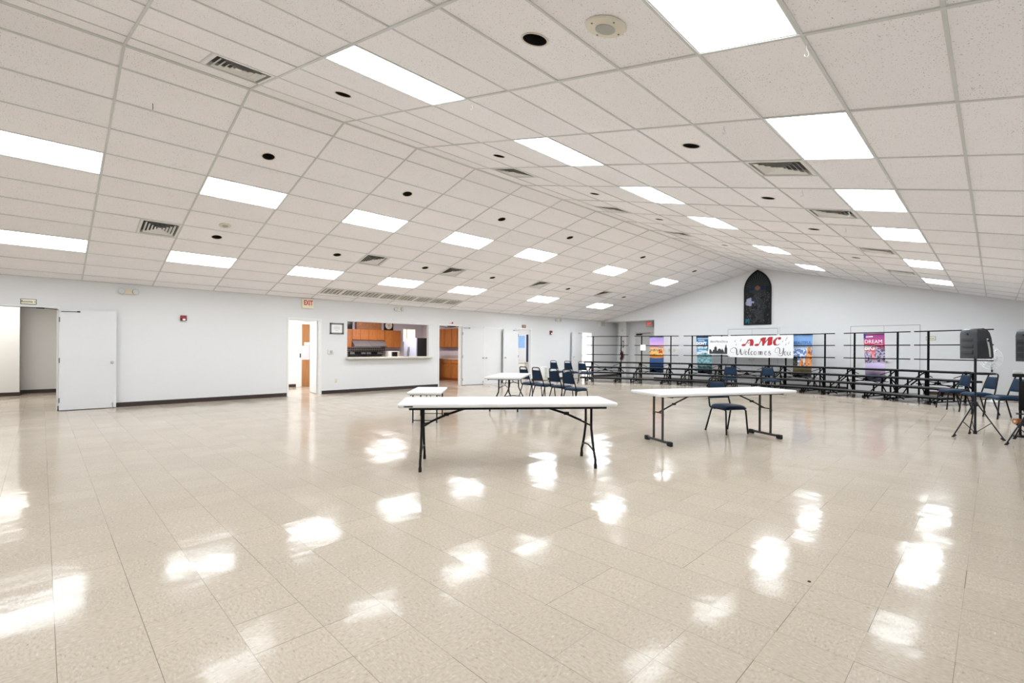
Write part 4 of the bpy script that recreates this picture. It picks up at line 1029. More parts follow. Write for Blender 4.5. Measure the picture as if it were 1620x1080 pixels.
# ------------------------------------------------------------------ choir risers on an arc
RC = Vector((-6.5393, 6.4060)); RR = 12.725
RA = [-25.844, -16.391, -7.234, .383, 8.438, 17.910, 26.527]
RH = [.615, .61, .57, .60, .63, .595, .545]
RN = ['leftmost, beside the bright doorway', 'holding the orange sunset banner', 'holding the blue mountain banner', 'behind the welcome banner lettering', 'holding the autumn tree banner', 'holding the pink snow banner', 'rightmost, behind the tripod speaker']
STEP, DEP = .2032, .457
RZT = 1.926
def riser(i):
    th = RA[i]
    la = (RA[i] - RA[i - 1]) / 2 if i else 4.5
    ra = (RA[i + 1] - RA[i]) / 2 if i < 6 else 4.5
    p = RC + RR * Vector((math.sin(R(th)), math.cos(R(th))))
    o = thing('choir_riser', 'black four step choir riser with back rails, ' + RN[i], 'choir riser', (p.x, p.y, 0), -th, 'choir risers in an arc')
    tl, tr = math.tan(R(la)), math.tan(R(ra)); h = RH[i]
    for k in range(4):
        y0 = -4 * DEP + k * DEP; y1 = y0 + DEP - .006; zt = STEP * (k + 1)
        g = .012
        poly = [(-tl * (RR + y0) + g, y0), (tr * (RR + y0) - g, y0), (tr * (RR + y1) - g, y1), (-tl * (RR + y1) + g, y1)]
        d = MB().prism(poly, zt - .052, zt - .004, 'Z').build('deck', 'riser', o, smooth=0)
        ins = [(p_[0] * .985, p_[1] + (.012 if n < 2 else -.008)) for n, p_ in enumerate(poly)]
        MB().prism(ins, zt - .0045, zt, 'Z').build('carpet_top', 'carpet', d, smooth=0)
        MB().box((poly[0][0], y0 - .004, zt - .016), (poly[1][0], y0 + .006, zt - .001)).build('edge_trim', 'deckedge', d, smooth=0)
    for s in (-1, 1):
        x = s * h
        f = MB()
        f.tube([(x, -4 * DEP + .10, .055), (x, -.06, .055)], .014, sq=True)
        for k in range(4):
            yy = -4 * DEP + k * DEP + .10; f.tube([(x, yy, .055), (x, yy, STEP * (k + 1) - .05)], .016, sq=True)
        f.tube([(x, -4 * DEP + .12, .075), (x, -.12, STEP * 4 - .06)], .012, sq=True)
        f.tube([(x, -DEP + .1, STEP * 3 - .1), (x, -.05, .08)], .012, sq=True)
        f.tube([(x, -.06, .03), (x, -.06, STEP * 4 - .05)], .022, sq=True)
        # splayed braces seen from the front
        f.tube([(x, -.30, STEP * 4 - .06), (x - s * .30, -.30, STEP * 3 + .02)], .009, sq=True)
        f.tube([(x, -DEP * 2 + .1, STEP * 2 - .06), (x + s * .14, -DEP * 2 + .08, .10)], .012, sq=True)
        f.tube([(x, -DEP * 3 + .1, STEP - .06), (x - s * .18, -DEP * 3 + .14, .03)], .012, sq=True)
        f.tube([(x, -DEP + .06, STEP * 3 - .06), (x + s * .17, -DEP + .04, STEP * 2 - .02)], .016, sq=True)
        f.build('side_frame', 'riser', o, smooth=0)
        for yy in (-4 * DEP + .12, -4 * DEP + .36, -.30):
            f = MB(); f.lathe([(.012, -.012), (.045, -.012), (.048, 0), (.045, .012), (.012, .012)], M['rubber'], seg=14, X=T(x - s * .05, yy, .048) @ RY(90)); f.cbox((x - s * .025, yy, .06), (.05, .02, .02), M['riser']); f.build('caster', None, o)
        for yy in (-4 * DEP + .10, -DEP + .10): MB().tube([(x, yy, .06), (x, yy, 0)], .020, seg=8).build('foot', 'rubber', o)
        MB().tube([(x, .03, 0), (x, .03, RZT)], .020, sq=True).build('rail_post', 'riser', o, smooth=0)
    # scissor brace between the frames
    f = MB(); f.tube([(-h, -DEP - .02, STEP * 2 + .03), (h, -DEP - .02, STEP * 2 + .03)], .011, sq=True)
    f.tube([(-.34, -DEP - .04, STEP * 3 - .06), (.34, -DEP - .04, STEP * 2 - .01)], .010, sq=True); f.tube([(.34, -DEP - .06, STEP * 3 - .06), (-.34, -DEP - .06, STEP * 2 - .01)], .010, sq=True)
    f.cbox((0, -DEP - .05, STEP * 2.5 - .02), (.12, .05, .06)); f.cbox((0, -DEP - .03, STEP * 2 + .08), (.03, .02, .12))
    MB().tube([(-h, -3 * DEP + .05, .13), (h, -3 * DEP + .05, .13)], .012, sq=True).build('tie_bar', 'riser', o, smooth=0)
    f.build('scissor_brace', 'riser', o, smooth=0)
    lh = min(.92, tl * RR - .05); rh = min(.92, tr * RR - .05)
    for zz in (RZT, 1.53, 1.12): MB().tube([(-lh, .03, zz), (rh, .03, zz)], .0145, sq=True).build('guard_rail', 'riser', o, smooth=0)
    return o
risers = [riser(i) for i in range(7)]
def rpos(i, u, y, z):        # point in riser section i: u along its chord, y outwards
    th = R(RA[i]); p = RC + (RR + y) * Vector((math.sin(th), math.cos(th)))
    return Vector((p.x + u * math.cos(th), p.y - u * math.sin(th), z))
o = thing('paper_sheet', 'white paper sheet taped to a rail post of the second riser', 'paper', rpos(1, -.56, -.0, 1.44), -RA[1])
MB().box((-.10, -.006, -.13), (.13, .002, .12)).build('sheet', 'paper', o, smooth=0)

# hanging cloth posters behind the rails
def ramp(v, stops):
    for k in range(len(stops) - 1):
        a, c = stops[k], stops[k + 1]
        if v <= c[0]:
            t = 0 if c[0] == a[0] else (v - a[0]) / (c[0] - a[0]); t = max(0, min(1, t))
            return [a[1][q] * (1 - t) + c[1][q] * t for q in range(3)]
    return list(stops[-1][1])
def poster_sunset(u, v):
    w = v + .03 * (fbm(u * 4, v * 6, 3) - .5) * 2
    c = ramp(w, [(0, (.02, .07, .22)), (.40, (.03, .09, .26)), (.405, (.01, .03, .12)), (.42, (.75, .38, .10)), (.47, (.85, .22, .06)), (.55, (.80, .50, .12)), (.66, (.75, .55, .22)), (.70, (.80, .40, .35)), (.78, (.70, .40, .65)), (.9, (.42, .30, .68)), (1, (.45, .36, .72))])
    q = fbm(u * 6, v * 14, 8)
    if .45 < v < .70 and q > .62: c = [.62, .06, .04]
    if .48 < v < .62 and q < .33: c = [.80, .65, .18]
    return c
def poster_blue(u, v):
    q = fbm(u * 11, v * 28, 21)
    ridge = .56 + .05 * math.sin(u * 3.1) + .03 * (vnoise(u * 12, 1, 4) - .5)
    if v < .06: return [.02, .04, .06]
    if v < ridge:
        c = [.16 + .32 * (q - .3), .36 + .32 * (q - .3), .40 + .32 * (q - .3)]
        t = max(0, min(1, (.46 - q) / .14)); c = [c[k] * (1 - t) + (.05, .18, .19)[k] * t for k in range(3)]
        if v > ridge - .07: c = [.62, .68, .72]
        return c
    return ramp(v, [(.56, (.10, .38, .62)), (.75, (.03, .22, .48)), (.93, (.03, .20, .45)), (.97, (.02, .05, .12)), (1, (.05, .12, .25))])
def poster_autumn(u, v):
    q = fbm(u * 12, v * 30, 41)
    if v < .05: return [.02, .03, .035]
    if v < .22: return [.30 + .1 * (q - .5), .24 + .1 * (q - .5), .13]
    tree = (v < .72 and abs(u - .84) < .05 + .30 * max(0, .72 - v) ** .7 + .04 * (q - .5)) or (v < .44 and abs(u - .46) < .05 + .55 * (.44 - v) + .05 * (q - .5))
    if u < .24 and v < .46: return [.02 + .05 * (q > .55), .02 + .05 * (q > .55), .015]
    if tree and .2 < v:
        c = [.66, .24, .07]
        if q > .58: c = [.78, .36, .14]
        if q < .37: c = [.16, .06, .03]
        return c
    if v < .66:
        c = [.10, .22, .52]
        t = max(0, min(1, (q - .44) / .16)); return [c[k] * (1 - t) + (.75, .78, .84)[k] * t for k in range(3)]
    return ramp(v, [(.66, (.55, .66, .80)), (.75, (.24, .42, .72)), (1, (.18, .36, .68))])
def poster_pink(u, v):
    q = fbm(u * 15, v * 44, 61)
    if v < .05: return [.12, .10, .16]
    c = ramp(v + .06 * (u - .5), [(0, (.30, .24, .50)), (.12, (.36, .32, .58)), (.20, (.55, .40, .50)), (.26, (.52, .42, .68)), (.38, (.66, .56, .78)), (.42, (.55, .35, .5)), (.5, (.85, .30, .28)), (.66, (.70, .06, .09)), (.78, (.62, .05, .16)), (.88, (.40, .06, .24)), (1, (.28, .04, .20))])
    th = .56 + .10 * (u > .55) + .10 * fbm(u * 14, 2, 5)
    if .36 + .05 * u < v < th and (u < .38 or u > .5 or v < .44):
        t = max(0, min(1, (q - .40) / .16)); c = [(.06, .07, .12)[k] * (1 - t) + (.52, .42, .56)[k] * t for k in range(3)]
    if v > .9 and u < .12: c = [.04, .03, .3]
    return c
def hang(name, i, u0, u1, ztop, zbot, colf, label, skew=0):
    a = rpos(i, (u0 + u1) / 2, .075, 0); o = thing(name, label, 'banner', (a.x, a.y, zbot), -RA[i], 'tall cloth banners on the riser rails')
    w = u1 - u0; H = ztop - zbot
    pos = lambda u, v: ((u - .5) * w * (1 - .05 * (1 - v)) + skew * (1 - v), .012 * math.sin(u * 7 + v * 3) * (1 - .4 * v), v * H)
    p = grid_print('cloth', 0, 0, 84, 220, colf, 'postercol', o, pos)
    sm = p.modifiers.new('thickness', 'SOLIDIFY'); sm.thickness = .002; sm.offset = 1
    MB().tube([(-w / 2, .004, H), (w / 2, .004, H)], .008, seg=6).build('top_rod', 'black', o)
    def fm(x, z): return Vector((x + skew * (1 - z / H), -.024, z))
    return o, w, H, fm
o, w, H, fm = hang('hanging_banner', 1, -.29, .316, 1.905, .37, poster_sunset, 'tall cloth banner with violet and orange sunset over deep blue')
f = MB()
for k in range(9): f.add([fm(-.25 + k * .055, .92 + .02 * math.sin(k * 2)), fm(-.25 + k * .055 + .03, .92 + .02 * math.sin(k * 2)), fm(-.25 + k * .055 + .034, 1.0 + .02 * math.cos(k * 3)), fm(-.25 + k * .055 + .012, 1.0)], [(0, 1, 2, 3)], M['leaf_brown'])
f.build('print_marks', None, o, smooth=0)
o, w, H, fm = hang('hanging_banner', 2, -.43, .16, 1.905, .42, poster_blue, "tall blue cloth banner reading DON'T GIVE UP over a mountain", .06)
f = text_mb("DON'T", .155, -.085, 1.19, m='whiteprint', sx=.80, fmap=fm, bold=.010); text_mb('GIVE UP', .15, -.055, 1.04, m='whiteprint', sx=.74, fmap=fm, bold=.010, mb=f)
f.build('lettering', None, o, smooth=0)
f = MB()
for x0, x1, z in ((-.23, .22, 1.375), (-.2, .05, 1.30), (-.2, -.03, .90)):
    n = int((x1 - x0) / .035)
    for k in range(n): f.add([fm(x0 + k * .035, z), fm(x0 + k * .035 + .024, z), fm(x0 + k * .035 + .024, z + .03), fm(x0 + k * .035, z + .034)], [(0, 1, 2, 3)], M['whiteprint'])
f.build('small_print', None, o, smooth=0)
o, w, H, fm = hang('hanging_banner', 4, -.40, .234, 1.905, .43, poster_autumn, 'tall cloth banner reading BEAUTIFUL with orange autumn trees', -.03)
text_mb('BEAUTIFUL', .15, .0, 1.19, m='navyprint', sx=.78, fmap=fm, bold=.003).build('lettering', None, o, smooth=0)
o, w, H, fm = hang('hanging_banner', 5, -.36, .225, 1.895, .42, poster_pink, 'tall pink cloth banner reading DREAM BIG over snowy trees', .05)
f = text_mb('DREAM', .165, -.01, 1.22, m='whiteprint', sx=.92, fmap=fm); text_mb('BIG', .20, -.12, 1.03, m='whiteprint', sx=.95, fmap=fm, bold=.008, mb=f); f.build('lettering', None, o, smooth=0)
f = MB(); f.add([fm(-.22, 1.36), fm(-.02, 1.37), fm(-.02, 1.40), fm(-.22, 1.39)], [(0, 1, 2, 3)], M['whiteprint']); f.add([fm(.02, 1.115), fm(.25, 1.12), fm(.25, 1.135), fm(.02, 1.13)], [(0, 1, 2, 3)], M['whiteprint']); f.build('small_print', None, o, smooth=0)

# ---- the welcome banner, draped along three rails; artwork laid out in sheet units (x 1121..1256, y 530..565)
def rail_end(i, s):
    la = math.tan(R((RA[i] - RA[i - 1]) / 2)) * RR - .05; ra = math.tan(R((RA[i + 1] - RA[i]) / 2)) * RR - .05
    return -min(.92, la) if s < 0 else min(.92, ra)
BP = [(1121, rpos(2, .08, -.02, 0)), (1153, rpos(2, rail_end(2, 1), -.02, 0)), (1156.5, rpos(3, rail_end(3, -1), -.02, 0)), (1226, rpos(3, rail_end(3, 1), -.02, 0)), (1231, rpos(4, rail_end(4, -1), -.02, 0)), (1256, rpos(4, -.35, -.02, 0))]
def bmap(x, y, off=.0):
    for k in range(len(BP) - 1):
        if x <= BP[k + 1][0] or k == len(BP) - 2:
            a, c = BP[k], BP[k + 1]; t = (x - a[0]) / (c[0] - a[0]); p = a[1].lerp(c[1], t); d = (c[1] - a[1]).normalized(); break
    nrm = Vector((d.y, -d.x, 0))
    if nrm.y > 0: nrm = -nrm
    z = 1.905 - (y - 530.6) * .0243
    wob = .009 * math.sin(x * .23) * (y - 530) / 35 + .012
    return Vector((p.x, p.y, z)) + nrm * (wob + off)
org = rpos(3, 0, -.02, 1.08)
ban = thing('welcome_banner', 'wide white banner reading AMC Welcomes You with a black skyline, across the rails', 'banner', org)
def loc(v): return v - org
f = MB(); nx, ny = 90, 12; vs = []
for side in (0, 1):
    for j in range(ny + 1):
        for i in range(nx + 1):
            x = 1121 + 135 * i / nx
            yb = 560.5 if x < 1154 else 564.6
            if 1154 <= x < 1156: yb = 562.5
            yt = 531.4 if x < 1155 else 530.6
            vs.append(loc(bmap(x, yt + (yb - yt) * j / ny, -.003 * side)))
n = (nx + 1) * (ny + 1); fs = []
for j in range(ny):
    for i in range(nx):
        a = j * (nx + 1) + i; q = (a, a + 1, a + nx + 2, a + nx + 1); fs += [q, tuple(n + t for t in q[::-1])]
f.add(vs, fs); f.build('sheet', 'banner', ban, smooth=60)
def bpoly(mb, pts, m, off=.004):
    # densified polygon on the banner
    bm = bmesh.new(); vv = [bm.verts.new((p[0], p[1], 0)) for p in pts]
    try: fc = bm.faces.new(vv)
    except ValueError: bm.free(); return
    bmesh.ops.triangulate(bm, faces=[fc]); bm.verts.index_update()
    mb.add([loc(bmap(v.co.x, v.co.y, off)) for v in bm.verts], [[v.index for v in f_.verts] for f_ in bm.faces], M[m]); bm.free()
def ell(cx, cy, rx, ry, tilt=-20, n=14):
    c, s = math.cos(R(tilt)), math.sin(R(tilt)); return [(cx + rx * math.cos(2 * math.pi * k / n) * c - ry * math.sin(2 * math.pi * k / n) * s, cy + rx * math.cos(2 * math.pi * k / n) * s + ry * math.sin(2 * math.pi * k / n) * c) for k in range(n)]
def stroke(mb, pts, ws, m, off=.005):
    # smooth the polyline, then lay a ribbon of varying width
    P = []; Wd = []
    for k in range(len(pts) - 1):
        p0, p1, p2, p3 = pts[max(k - 1, 0)], pts[k], pts[k + 1], pts[min(k + 2, len(pts) - 1)]
        for t in (0, .25, .5, .75):
            P.append(tuple(.5 * (2 * p1[q] + (p2[q] - p0[q]) * t + (2 * p0[q] - 5 * p1[q] + 4 * p2[q] - p3[q]) * t * t + (3 * p1[q] - p0[q] - 3 * p2[q] + p3[q]) * t ** 3) for q in (0, 1)))
            Wd.append(ws[k] * (1 - t) + ws[k + 1] * t)
    P.append(pts[-1]); Wd.append(ws[-1]); vs = []
    for k in range(len(P)):
        a, c = P[max(k - 1, 0)], P[min(k + 1, len(P) - 1)]; dx, dy = c[0] - a[0], c[1] - a[1]; l = math.hypot(dx, dy) or 1
        nx_, ny_ = -dy / l * Wd[k] / 2, dx / l * Wd[k] / 2
        vs += [loc(bmap(P[k][0] + nx_, P[k][1] + ny_, off)), loc(bmap(P[k][0] - nx_, P[k][1] - ny_, off))]
    mb.add(vs, [(2 * k, 2 * k + 1, 2 * k + 3, 2 * k + 2) for k in range(len(P) - 1)], M[m])
# skyline
f = MB()
SKY = [(1123, 552.3), (1125, 552), (1126.5, 553.5), (1127.3, 556), (1128, 557), (1128.6, 554), (1130, 552.6), (1131.1, 553), (1131.2, 549.2), (1132.6, 548.2), (1133.5, 546.2), (1134.3, 548.2), (1135.5, 549.2), (1135.6, 553.6), (1136.6, 555), (1137.6, 552.2), (1139, 551), (1141, 551), (1142.4, 552.6), (1143.6, 553.4), (1144.3, 550.4), (1145.6, 552.6), (1147.2, 554.6), (1147.6, 557), (1148.3, 557), (1148.6, 549.6), (1149.6, 549), (1150, 545.8), (1150.9, 544.4), (1151.6, 546), (1152, 549.2), (1152.9, 550)]
SKB = [(1123, 559.6), (1131.1, 559.6), (1152.9, 559.6)]
def interp(tab, x):
    for k in range(len(tab) - 1):
        if x <= tab[k + 1][0]: t = (x - tab[k][0]) / (tab[k + 1][0] - tab[k][0]); return tab[k][1] * (1 - t) + tab[k + 1][1] * t
    return tab[-1][1]
xs = [1123 + .15 * k for k in range(200)]; xs = [x for x in xs if x <= 1152.9]; vs = []
for x in xs: vs += [loc(bmap(x, interp(SKY, x), .004)), loc(bmap(x, interp(SKB, x), .004))]
f.add(vs, [(2 * k, 2 * k + 2, 2 * k + 3, 2 * k + 1) for k in range(len(xs) - 1)], M['ink'])
stroke(f, [(1134, 546.6), (1137, 544.4), (1141, 545), (1144.5, 549)], [.12, .22, .22, .12], 'inkgrey'); stroke(f, [(1151, 545), (1151.2, 542.5)], [.25, .12], 'ink')
f.build('skyline_print', None, ban, smooth=0)
text_mb('AlamoMetroChorus', 5.0, 1138.6, -539.6, m='ink', sx=.72, shear=.25, fmap=lambda x, z: loc(bmap(x, -z, .004))).build('chorus_name', None, ban, smooth=0)
# AMC with note heads
f = MB(); e = 'banner_red'
def amc(off, grow, m):
    g = grow
    bpoly(f, ell(1178.2, 545.3, 2.9 + g, 1.45 + g, -8), m, off)
    stroke(f, [(1180.6, 545), (1183, 541.5), (1185.8, 537.4)], [.7 + g, .9 + g, 1.3 + g], m, off)
    stroke(f, [(1183.8, 537.9), (1187, 537.2), (1190.6, 536.7)], [.7 + g, .8 + g, .6 + g], m, off)
    bpoly(f, [(1186.9 - g, 537.4 - g), (1190.8, 536.3 - g), (1192.6 + g, 537.9), (1193.1 + g, 540.5), (1192.2 + g, 546 + g), (1187.6 - g, 546.2 + g), (1188.9 - g, 541)], m, off)
    stroke(f, [(1184.4, 542.4), (1188.6, 541.6)], [.5 + g, .5 + g], m, off)
    bpoly(f, ell(1198.1, 545.1, 3.2 + g, 1.35 + g, -8), m, off)
    stroke(f, [(1200.8, 544.9), (1203, 540.6), (1205.2, 536.4)], [.6 + g, .8 + g, .9 + g], m, off)
    bpoly(f, [(1203.2 - g, 536.2), (1206.2, 534.3 - g), (1211.4 + g, 533.9 - g), (1210.4 + g, 539), (1208.2 + g, 546 + g), (1206.5 - g, 546 + g), (1206.4 - g, 540)], m, off)
    stroke(f, [(1207.6, 545.6), (1211.5, 540), (1216.4, 533.9)], [.6 + g, 1. + g, 1.2 + g], m, off)
    bpoly(f, [(1214.6 - g, 534.2), (1217, 533.3 - g), (1221 + g, 533.3 - g), (1220.1 + g, 540), (1220 + g, 544.4), (1217.4, 545.6 + g), (1213.6 - g, 545.8 + g), (1214.6 - g, 540.5)], m, off)
    bpoly(f, [(1229.6, 534.1 - g), (1226, 535 - g), (1222.6 - g, 538.4), (1221.7 - g, 542), (1223.4 - g, 545.2 + g), (1225.4, 545.7 + g), (1226.6 + g, 544.8), (1224.9 + g, 542.4), (1225.4 + g, 539), (1227.6 + g, 536.2)], m, off)
    bpoly(f, ell(1232.2, 535.4, 2.7 + g, 1.6 + g, -6), m, off); stroke(f, [(1224.6, 545.3), (1229, 545.2), (1233, 543.6)], [.9 + g, .6 + g, .25 + g], m, off)
amc(.004, .38, 'ink'); amc(.007, 0, 'banner_red')
f.build('group_initials', None, ban, smooth=0, label='red AMC lettering with black edges')
# scripted second line
f = MB(); S = lambda pts, ws: stroke(f, pts, ws, 'ink')
S([(1163.6, 557.2), (1160, 557.4), (1157.6, 555.2), (1158, 552.2), (1162, 549.6), (1165.6, 550.2), (1167.2, 553.4), (1167.2, 558.4), (1168.3, 560.9), (1171.4, 557.4), (1173.2, 551.4)], [.2, .3, .4, .4, .5, 1.1, 1.5, 1.5, .9, .4, .5])
S([(1173.2, 551.2), (1173.6, 556), (1175, 560.6), (1178, 558), (1180.6, 551.6)], [1.3, 1.7, 1.0, .4, .4])
def sc_e(x): S([(x, 558), (x + 2.4, 556.2), (x + 2, 554.6), (x + .4, 555.6), (x + .1, 559), (x + 1.4, 560.6), (x + 3.2, 559.4)], [.3, .4, .5, .8, 1., .6, .25])
def sc_c(x): S([(x + 2.8, 555.6), (x + 1.6, 554.8), (x + .2, 557), (x + .6, 560), (x + 2, 560.5), (x + 3.2, 559.4)], [.7, .4, 1., 1., .5, .25])
def sc_o(x): S([(x + 1.8, 554.8), (x + .2, 556.4), (x + .2, 559.2), (x + 1.8, 560.6), (x + 3.3, 558.8), (x + 3.1, 556), (x + 1.8, 554.8)], [.4, .9, 1., .5, .5, .5, .4])
def sc_n(x):
    S([(x, 556), (x + .8, 555), (x + .9, 558), (x + .7, 560.4)], [.3, .6, .9, .8]); S([(x + 1, 557.4), (x + 2.4, 555), (x + 3, 556.4), (x + 2.9, 560.4)], [.3, .5, .9, .8])
sc_e(1180.6)
S([(1184, 558.6), (1186.6, 553.6), (1187.8, 550.8), (1186.6, 551.2), (1185.8, 556), (1186.3, 560.2), (1187.6, 559.8)], [.3, .4, .4, .7, 1.1, .9, .3])
sc_c(1189.2); sc_o(1194); sc_n(1200.2); sc_n(1203.2); sc_e(1210)
S([(1214.4, 559), (1217.6, 555.4), (1216.4, 554.6), (1215.6, 556.6), (1218.2, 558.2), (1217.4, 560.6), (1215, 560)], [.3, .4, .6, .9, 1., .6, .6])
S([(1228.6, 556.6), (1225.4, 556.4), (1224.4, 553.4), (1226.6, 550), (1230.4, 549.4), (1232.8, 551.4), (1232.4, 555.6), (1233, 558.4), (1236, 557.6), (1238.6, 553.6)], [.25, .35, .4, .5, .8, 1.3, 1.3, .9, .4, .4])
S([(1239.4, 549.8), (1239, 556), (1237.4, 560.4), (1234, 561.6), (1230.6, 560.4), (1228.4, 558.6)], [1.4, 1.5, 1., .5, .4, .25])
sc_o(1240.8); S([(1246.6, 555.2), (1246.2, 558.8), (1247.6, 560.6), (1249.8, 558.4), (1250.4, 555)], [.9, 1., .6, .4, .4]); S([(1250.6, 555), (1250.4, 559), (1251.6, 560.4)], [.9, 1., .4])
f.build('welcome_lettering', None, ban, smooth=0)
# scattered notes
f = MB()
for x, y in ((1164.5, 539.6), (1166.1, 545.2), (1173.5, 538.3), (1237.6, 540.4), (1243, 538.3), (1244.8, 535.6), (1247.9, 542.8), (1243, 545)):
    bpoly(f, ell(x, y, .75, .55), 'ink'); stroke(f, [(x + .6, y), (x + .7, y - 2.4), (x + 1.5, y - 1.7)], [.25, .25, .3], 'ink')
f.build('music_notes', None, ban, smooth=0)

# ------------------------------------------------------------------ loudspeakers on tripods
def tripod(label, loc, rotz, rad, hub, top, foot=.0):
    o = thing('speaker_stand', label, 'speaker stand', loc, rotz)
    MB().tube([(0, 0, .075), (0, 0, top * .62)], .0145, seg=10).build('pole', 'tripod', o); MB().tube([(0, 0, top * .6), (0, 0, top)], .0115, seg=10).build('upper_pole', 'tripod', o)
    MB().lathe([(.019, hub - .035), (.032, hub - .03), (.034, hub + .02), (.02, hub + .04)], seg=14).build('collar', 'tripod', o); MB().lathe([(0, .05), (.024, .05), (.026, .085), (.017, .11), (0, .11)], seg=14).build('lower_hub', 'tripod', o)
    MB().tube([(.02, 0, hub + .02), (.075, 0, hub + .02)], [.010, .016], seg=8).build('knob', 'rubber', o)
    for a in (0, 120, 240):
        c, s = math.cos(R(a)), math.sin(R(a))
        lg = MB().tube([(.028 * c, .028 * s, hub), (rad * c, rad * s, .014)], .0095, seg=8).build('leg', 'tripod', o)
        MB().tube([((rad - .035) * c, (rad - .035) * s, .035), ((rad + .01) * c, (rad + .01) * s, .0)], .017, seg=8).build('rubber_foot', 'rubber', lg)
        k = .55; m = (rad * k * c, rad * k * s, hub + (.014 - hub) * k)
        MB().tube([(.02 * c, .02 * s, .085), m], .0062, seg=6).build('strut', 'tripod', o)
    return o
def speaker(label, loc, heading):
    o = thing('loudspeaker', label, 'loudspeaker', loc, heading + 90)
    # profile (y from front - to back +, z)
    w = .142
    prof = [(.125, .0), (.125, .05), (.130, .40), (.118, .445), (.085, .468), (.035, .472), (-.025, .452), (-.070, .400), (-.097, .32), (-.118, .20), (-.135, .02), (-.13, .0)]
    n = len(prof); vs = []; fs = []
    lay = [(-w, .90), (-w + .022, 1.0), (w - .022, 1.0), (w, .90)]
    cy, cz = 0, .22
    for x, k in lay:
        for y, z in prof: vs.append((x, cy + (y - cy) * k, cz + (z - cz) * (k if z > .03 else 1)))
    for a in range(3):
        for i in range(n): j = (i + 1) % n; fs.append((a * n + i, a * n + j, (a + 1) * n + j, (a + 1) * n + i))
    fs += [tuple(range(n)), tuple(range(3 * n, 4 * n))[::-1]]
    body = MB().add(vs, fs).build('cabinet', 'spk', o, smooth=50)
    # ribbed back
    for z in (.10, .20, .30):
        MB().rbox((-.088, .122, z - .032), (.10, .136, z + .032), .006).build('back_rib', 'spk_d', o)
    MB().rbox((-.115, .11, .005), (.115, .136, .035), .004).build('rear_lip', 'spk', o)
    MB().cbox((.0, .133, .385), (.022, .018, .022)).build('jack', 'black_void', o)
    # front grille wrapping the curve
    vs = []; fs = []; fp = prof[5:11]
    for x in (-w + .012, w - .012):
        for y, z in fp: vs += [(x, y - .022, z + .004), (x, y + .004, z - .012)]
    q = 2 * len(fp)
    for i in range(len(fp) - 1): fs += [(2 * i, 2 * i + 2, q + 2 * i + 2, q + 2 * i), (2 * i + 1, 2 * i + 3, 2 * i + 2, 2 * i), (q + 2 * i + 1, q + 2 * i + 3, q + 2 * i + 2, q + 2 * i)]
    fs += [(0, 1, q + 1, q), (q - 2, q - 1, 2 * q - 1, 2 * q - 2)]
    MB().add(vs, fs).build('front_grille', 'spk_d', o)
    for s in (-1, 1):
        f = MB(); f.tube([(s * (w - .004), -.040, .315), (s * (w + .0), -.046, .28), (s * (w + .0), -.072, .16), (s * (w - .004), -.088, .03)], .013, seg=8); f.build('side_handle', 'silver', o, label='silver grey handle strip')
        MB().lathe([(0, 0), (.014, 0), (.014, .012), (0, .012)], X=T(s * (w + .008), -.045, .28) @ RY(90 * s)).build('handle_bolt', 'black_void', o)
    MB().lathe([(0, -.003), (.026, -.003), (.03, .002), (0, .002)], X=None).build('pole_socket', 'black', o)
    return o
tripod('black tripod stand holding the left loudspeaker', (-.21, 10.51, 0), 223, .335, .52, 1.235)
speaker('grey moulded loudspeaker on the left tripod, seen from behind', (-.21, 10.51, 1.24), 46)
tripod('black tripod stand cut off by the right edge of the photo', (.40, 10.32, 0), 233, .46, .55, 1.205)
speaker('grey moulded loudspeaker cut off by the right edge of the photo', (.40, 10.32, 1.21), 40)
# slim equipment stand between chair and right edge
o = thing('equipment_stand', 'slim black stand with mixer on top at the right edge', 'equipment stand', (.293, 11.11, 0))
MB().tube([(0, 0, .02), (0, 0, .95)], .016, sq=True).build('pole', 'black', o, smooth=0); MB().lathe([(0, 0), (.11, 0), (.10, .02), (.03, .035), (0, .035)]).build('base', 'black', o)
MB().rbox((-.02, -.03, .42), (.14, -.012, .88), .004).build('panel', 'black', o)
for z in (.36, .185): MB().rbox((-.05, -.11, z), (.20, .11, z + .012), .003).build('shelf', 'black', o)
MB().rbox((-.09, -.09, .95), (.2, .09, 1.0), .01).build('mixer', 'black', o); MB().rbox((-.08, -.06, 1.0), (.02, .06, 1.05), .01).build('mixer_top', 'silver', o)
MB().tube([(.03, -.08, .97), (.05, -.13, .92), (.03, -.11, .86), (.07, -.02, .84)], .007, seg=6).build('cable', 'black', o)
o = thing('amber_roll', 'orange brown roll lying on the lower shelf of the slim stand', 'roll', (.30, 11.10, .198), 40); MB().lathe([(.018, -.09), (.045, -.09), (.045, .09), (.018, .09), (.018, -.09)], X=T(0, 0, .045) @ RY(90)).build('roll', 'amber', o); MB().lathe([(0, -.093), (.02, -.093), (.02, .093), (0, .093)], X=T(0, 0, .045) @ RY(90)).build('core', 'beige', o)

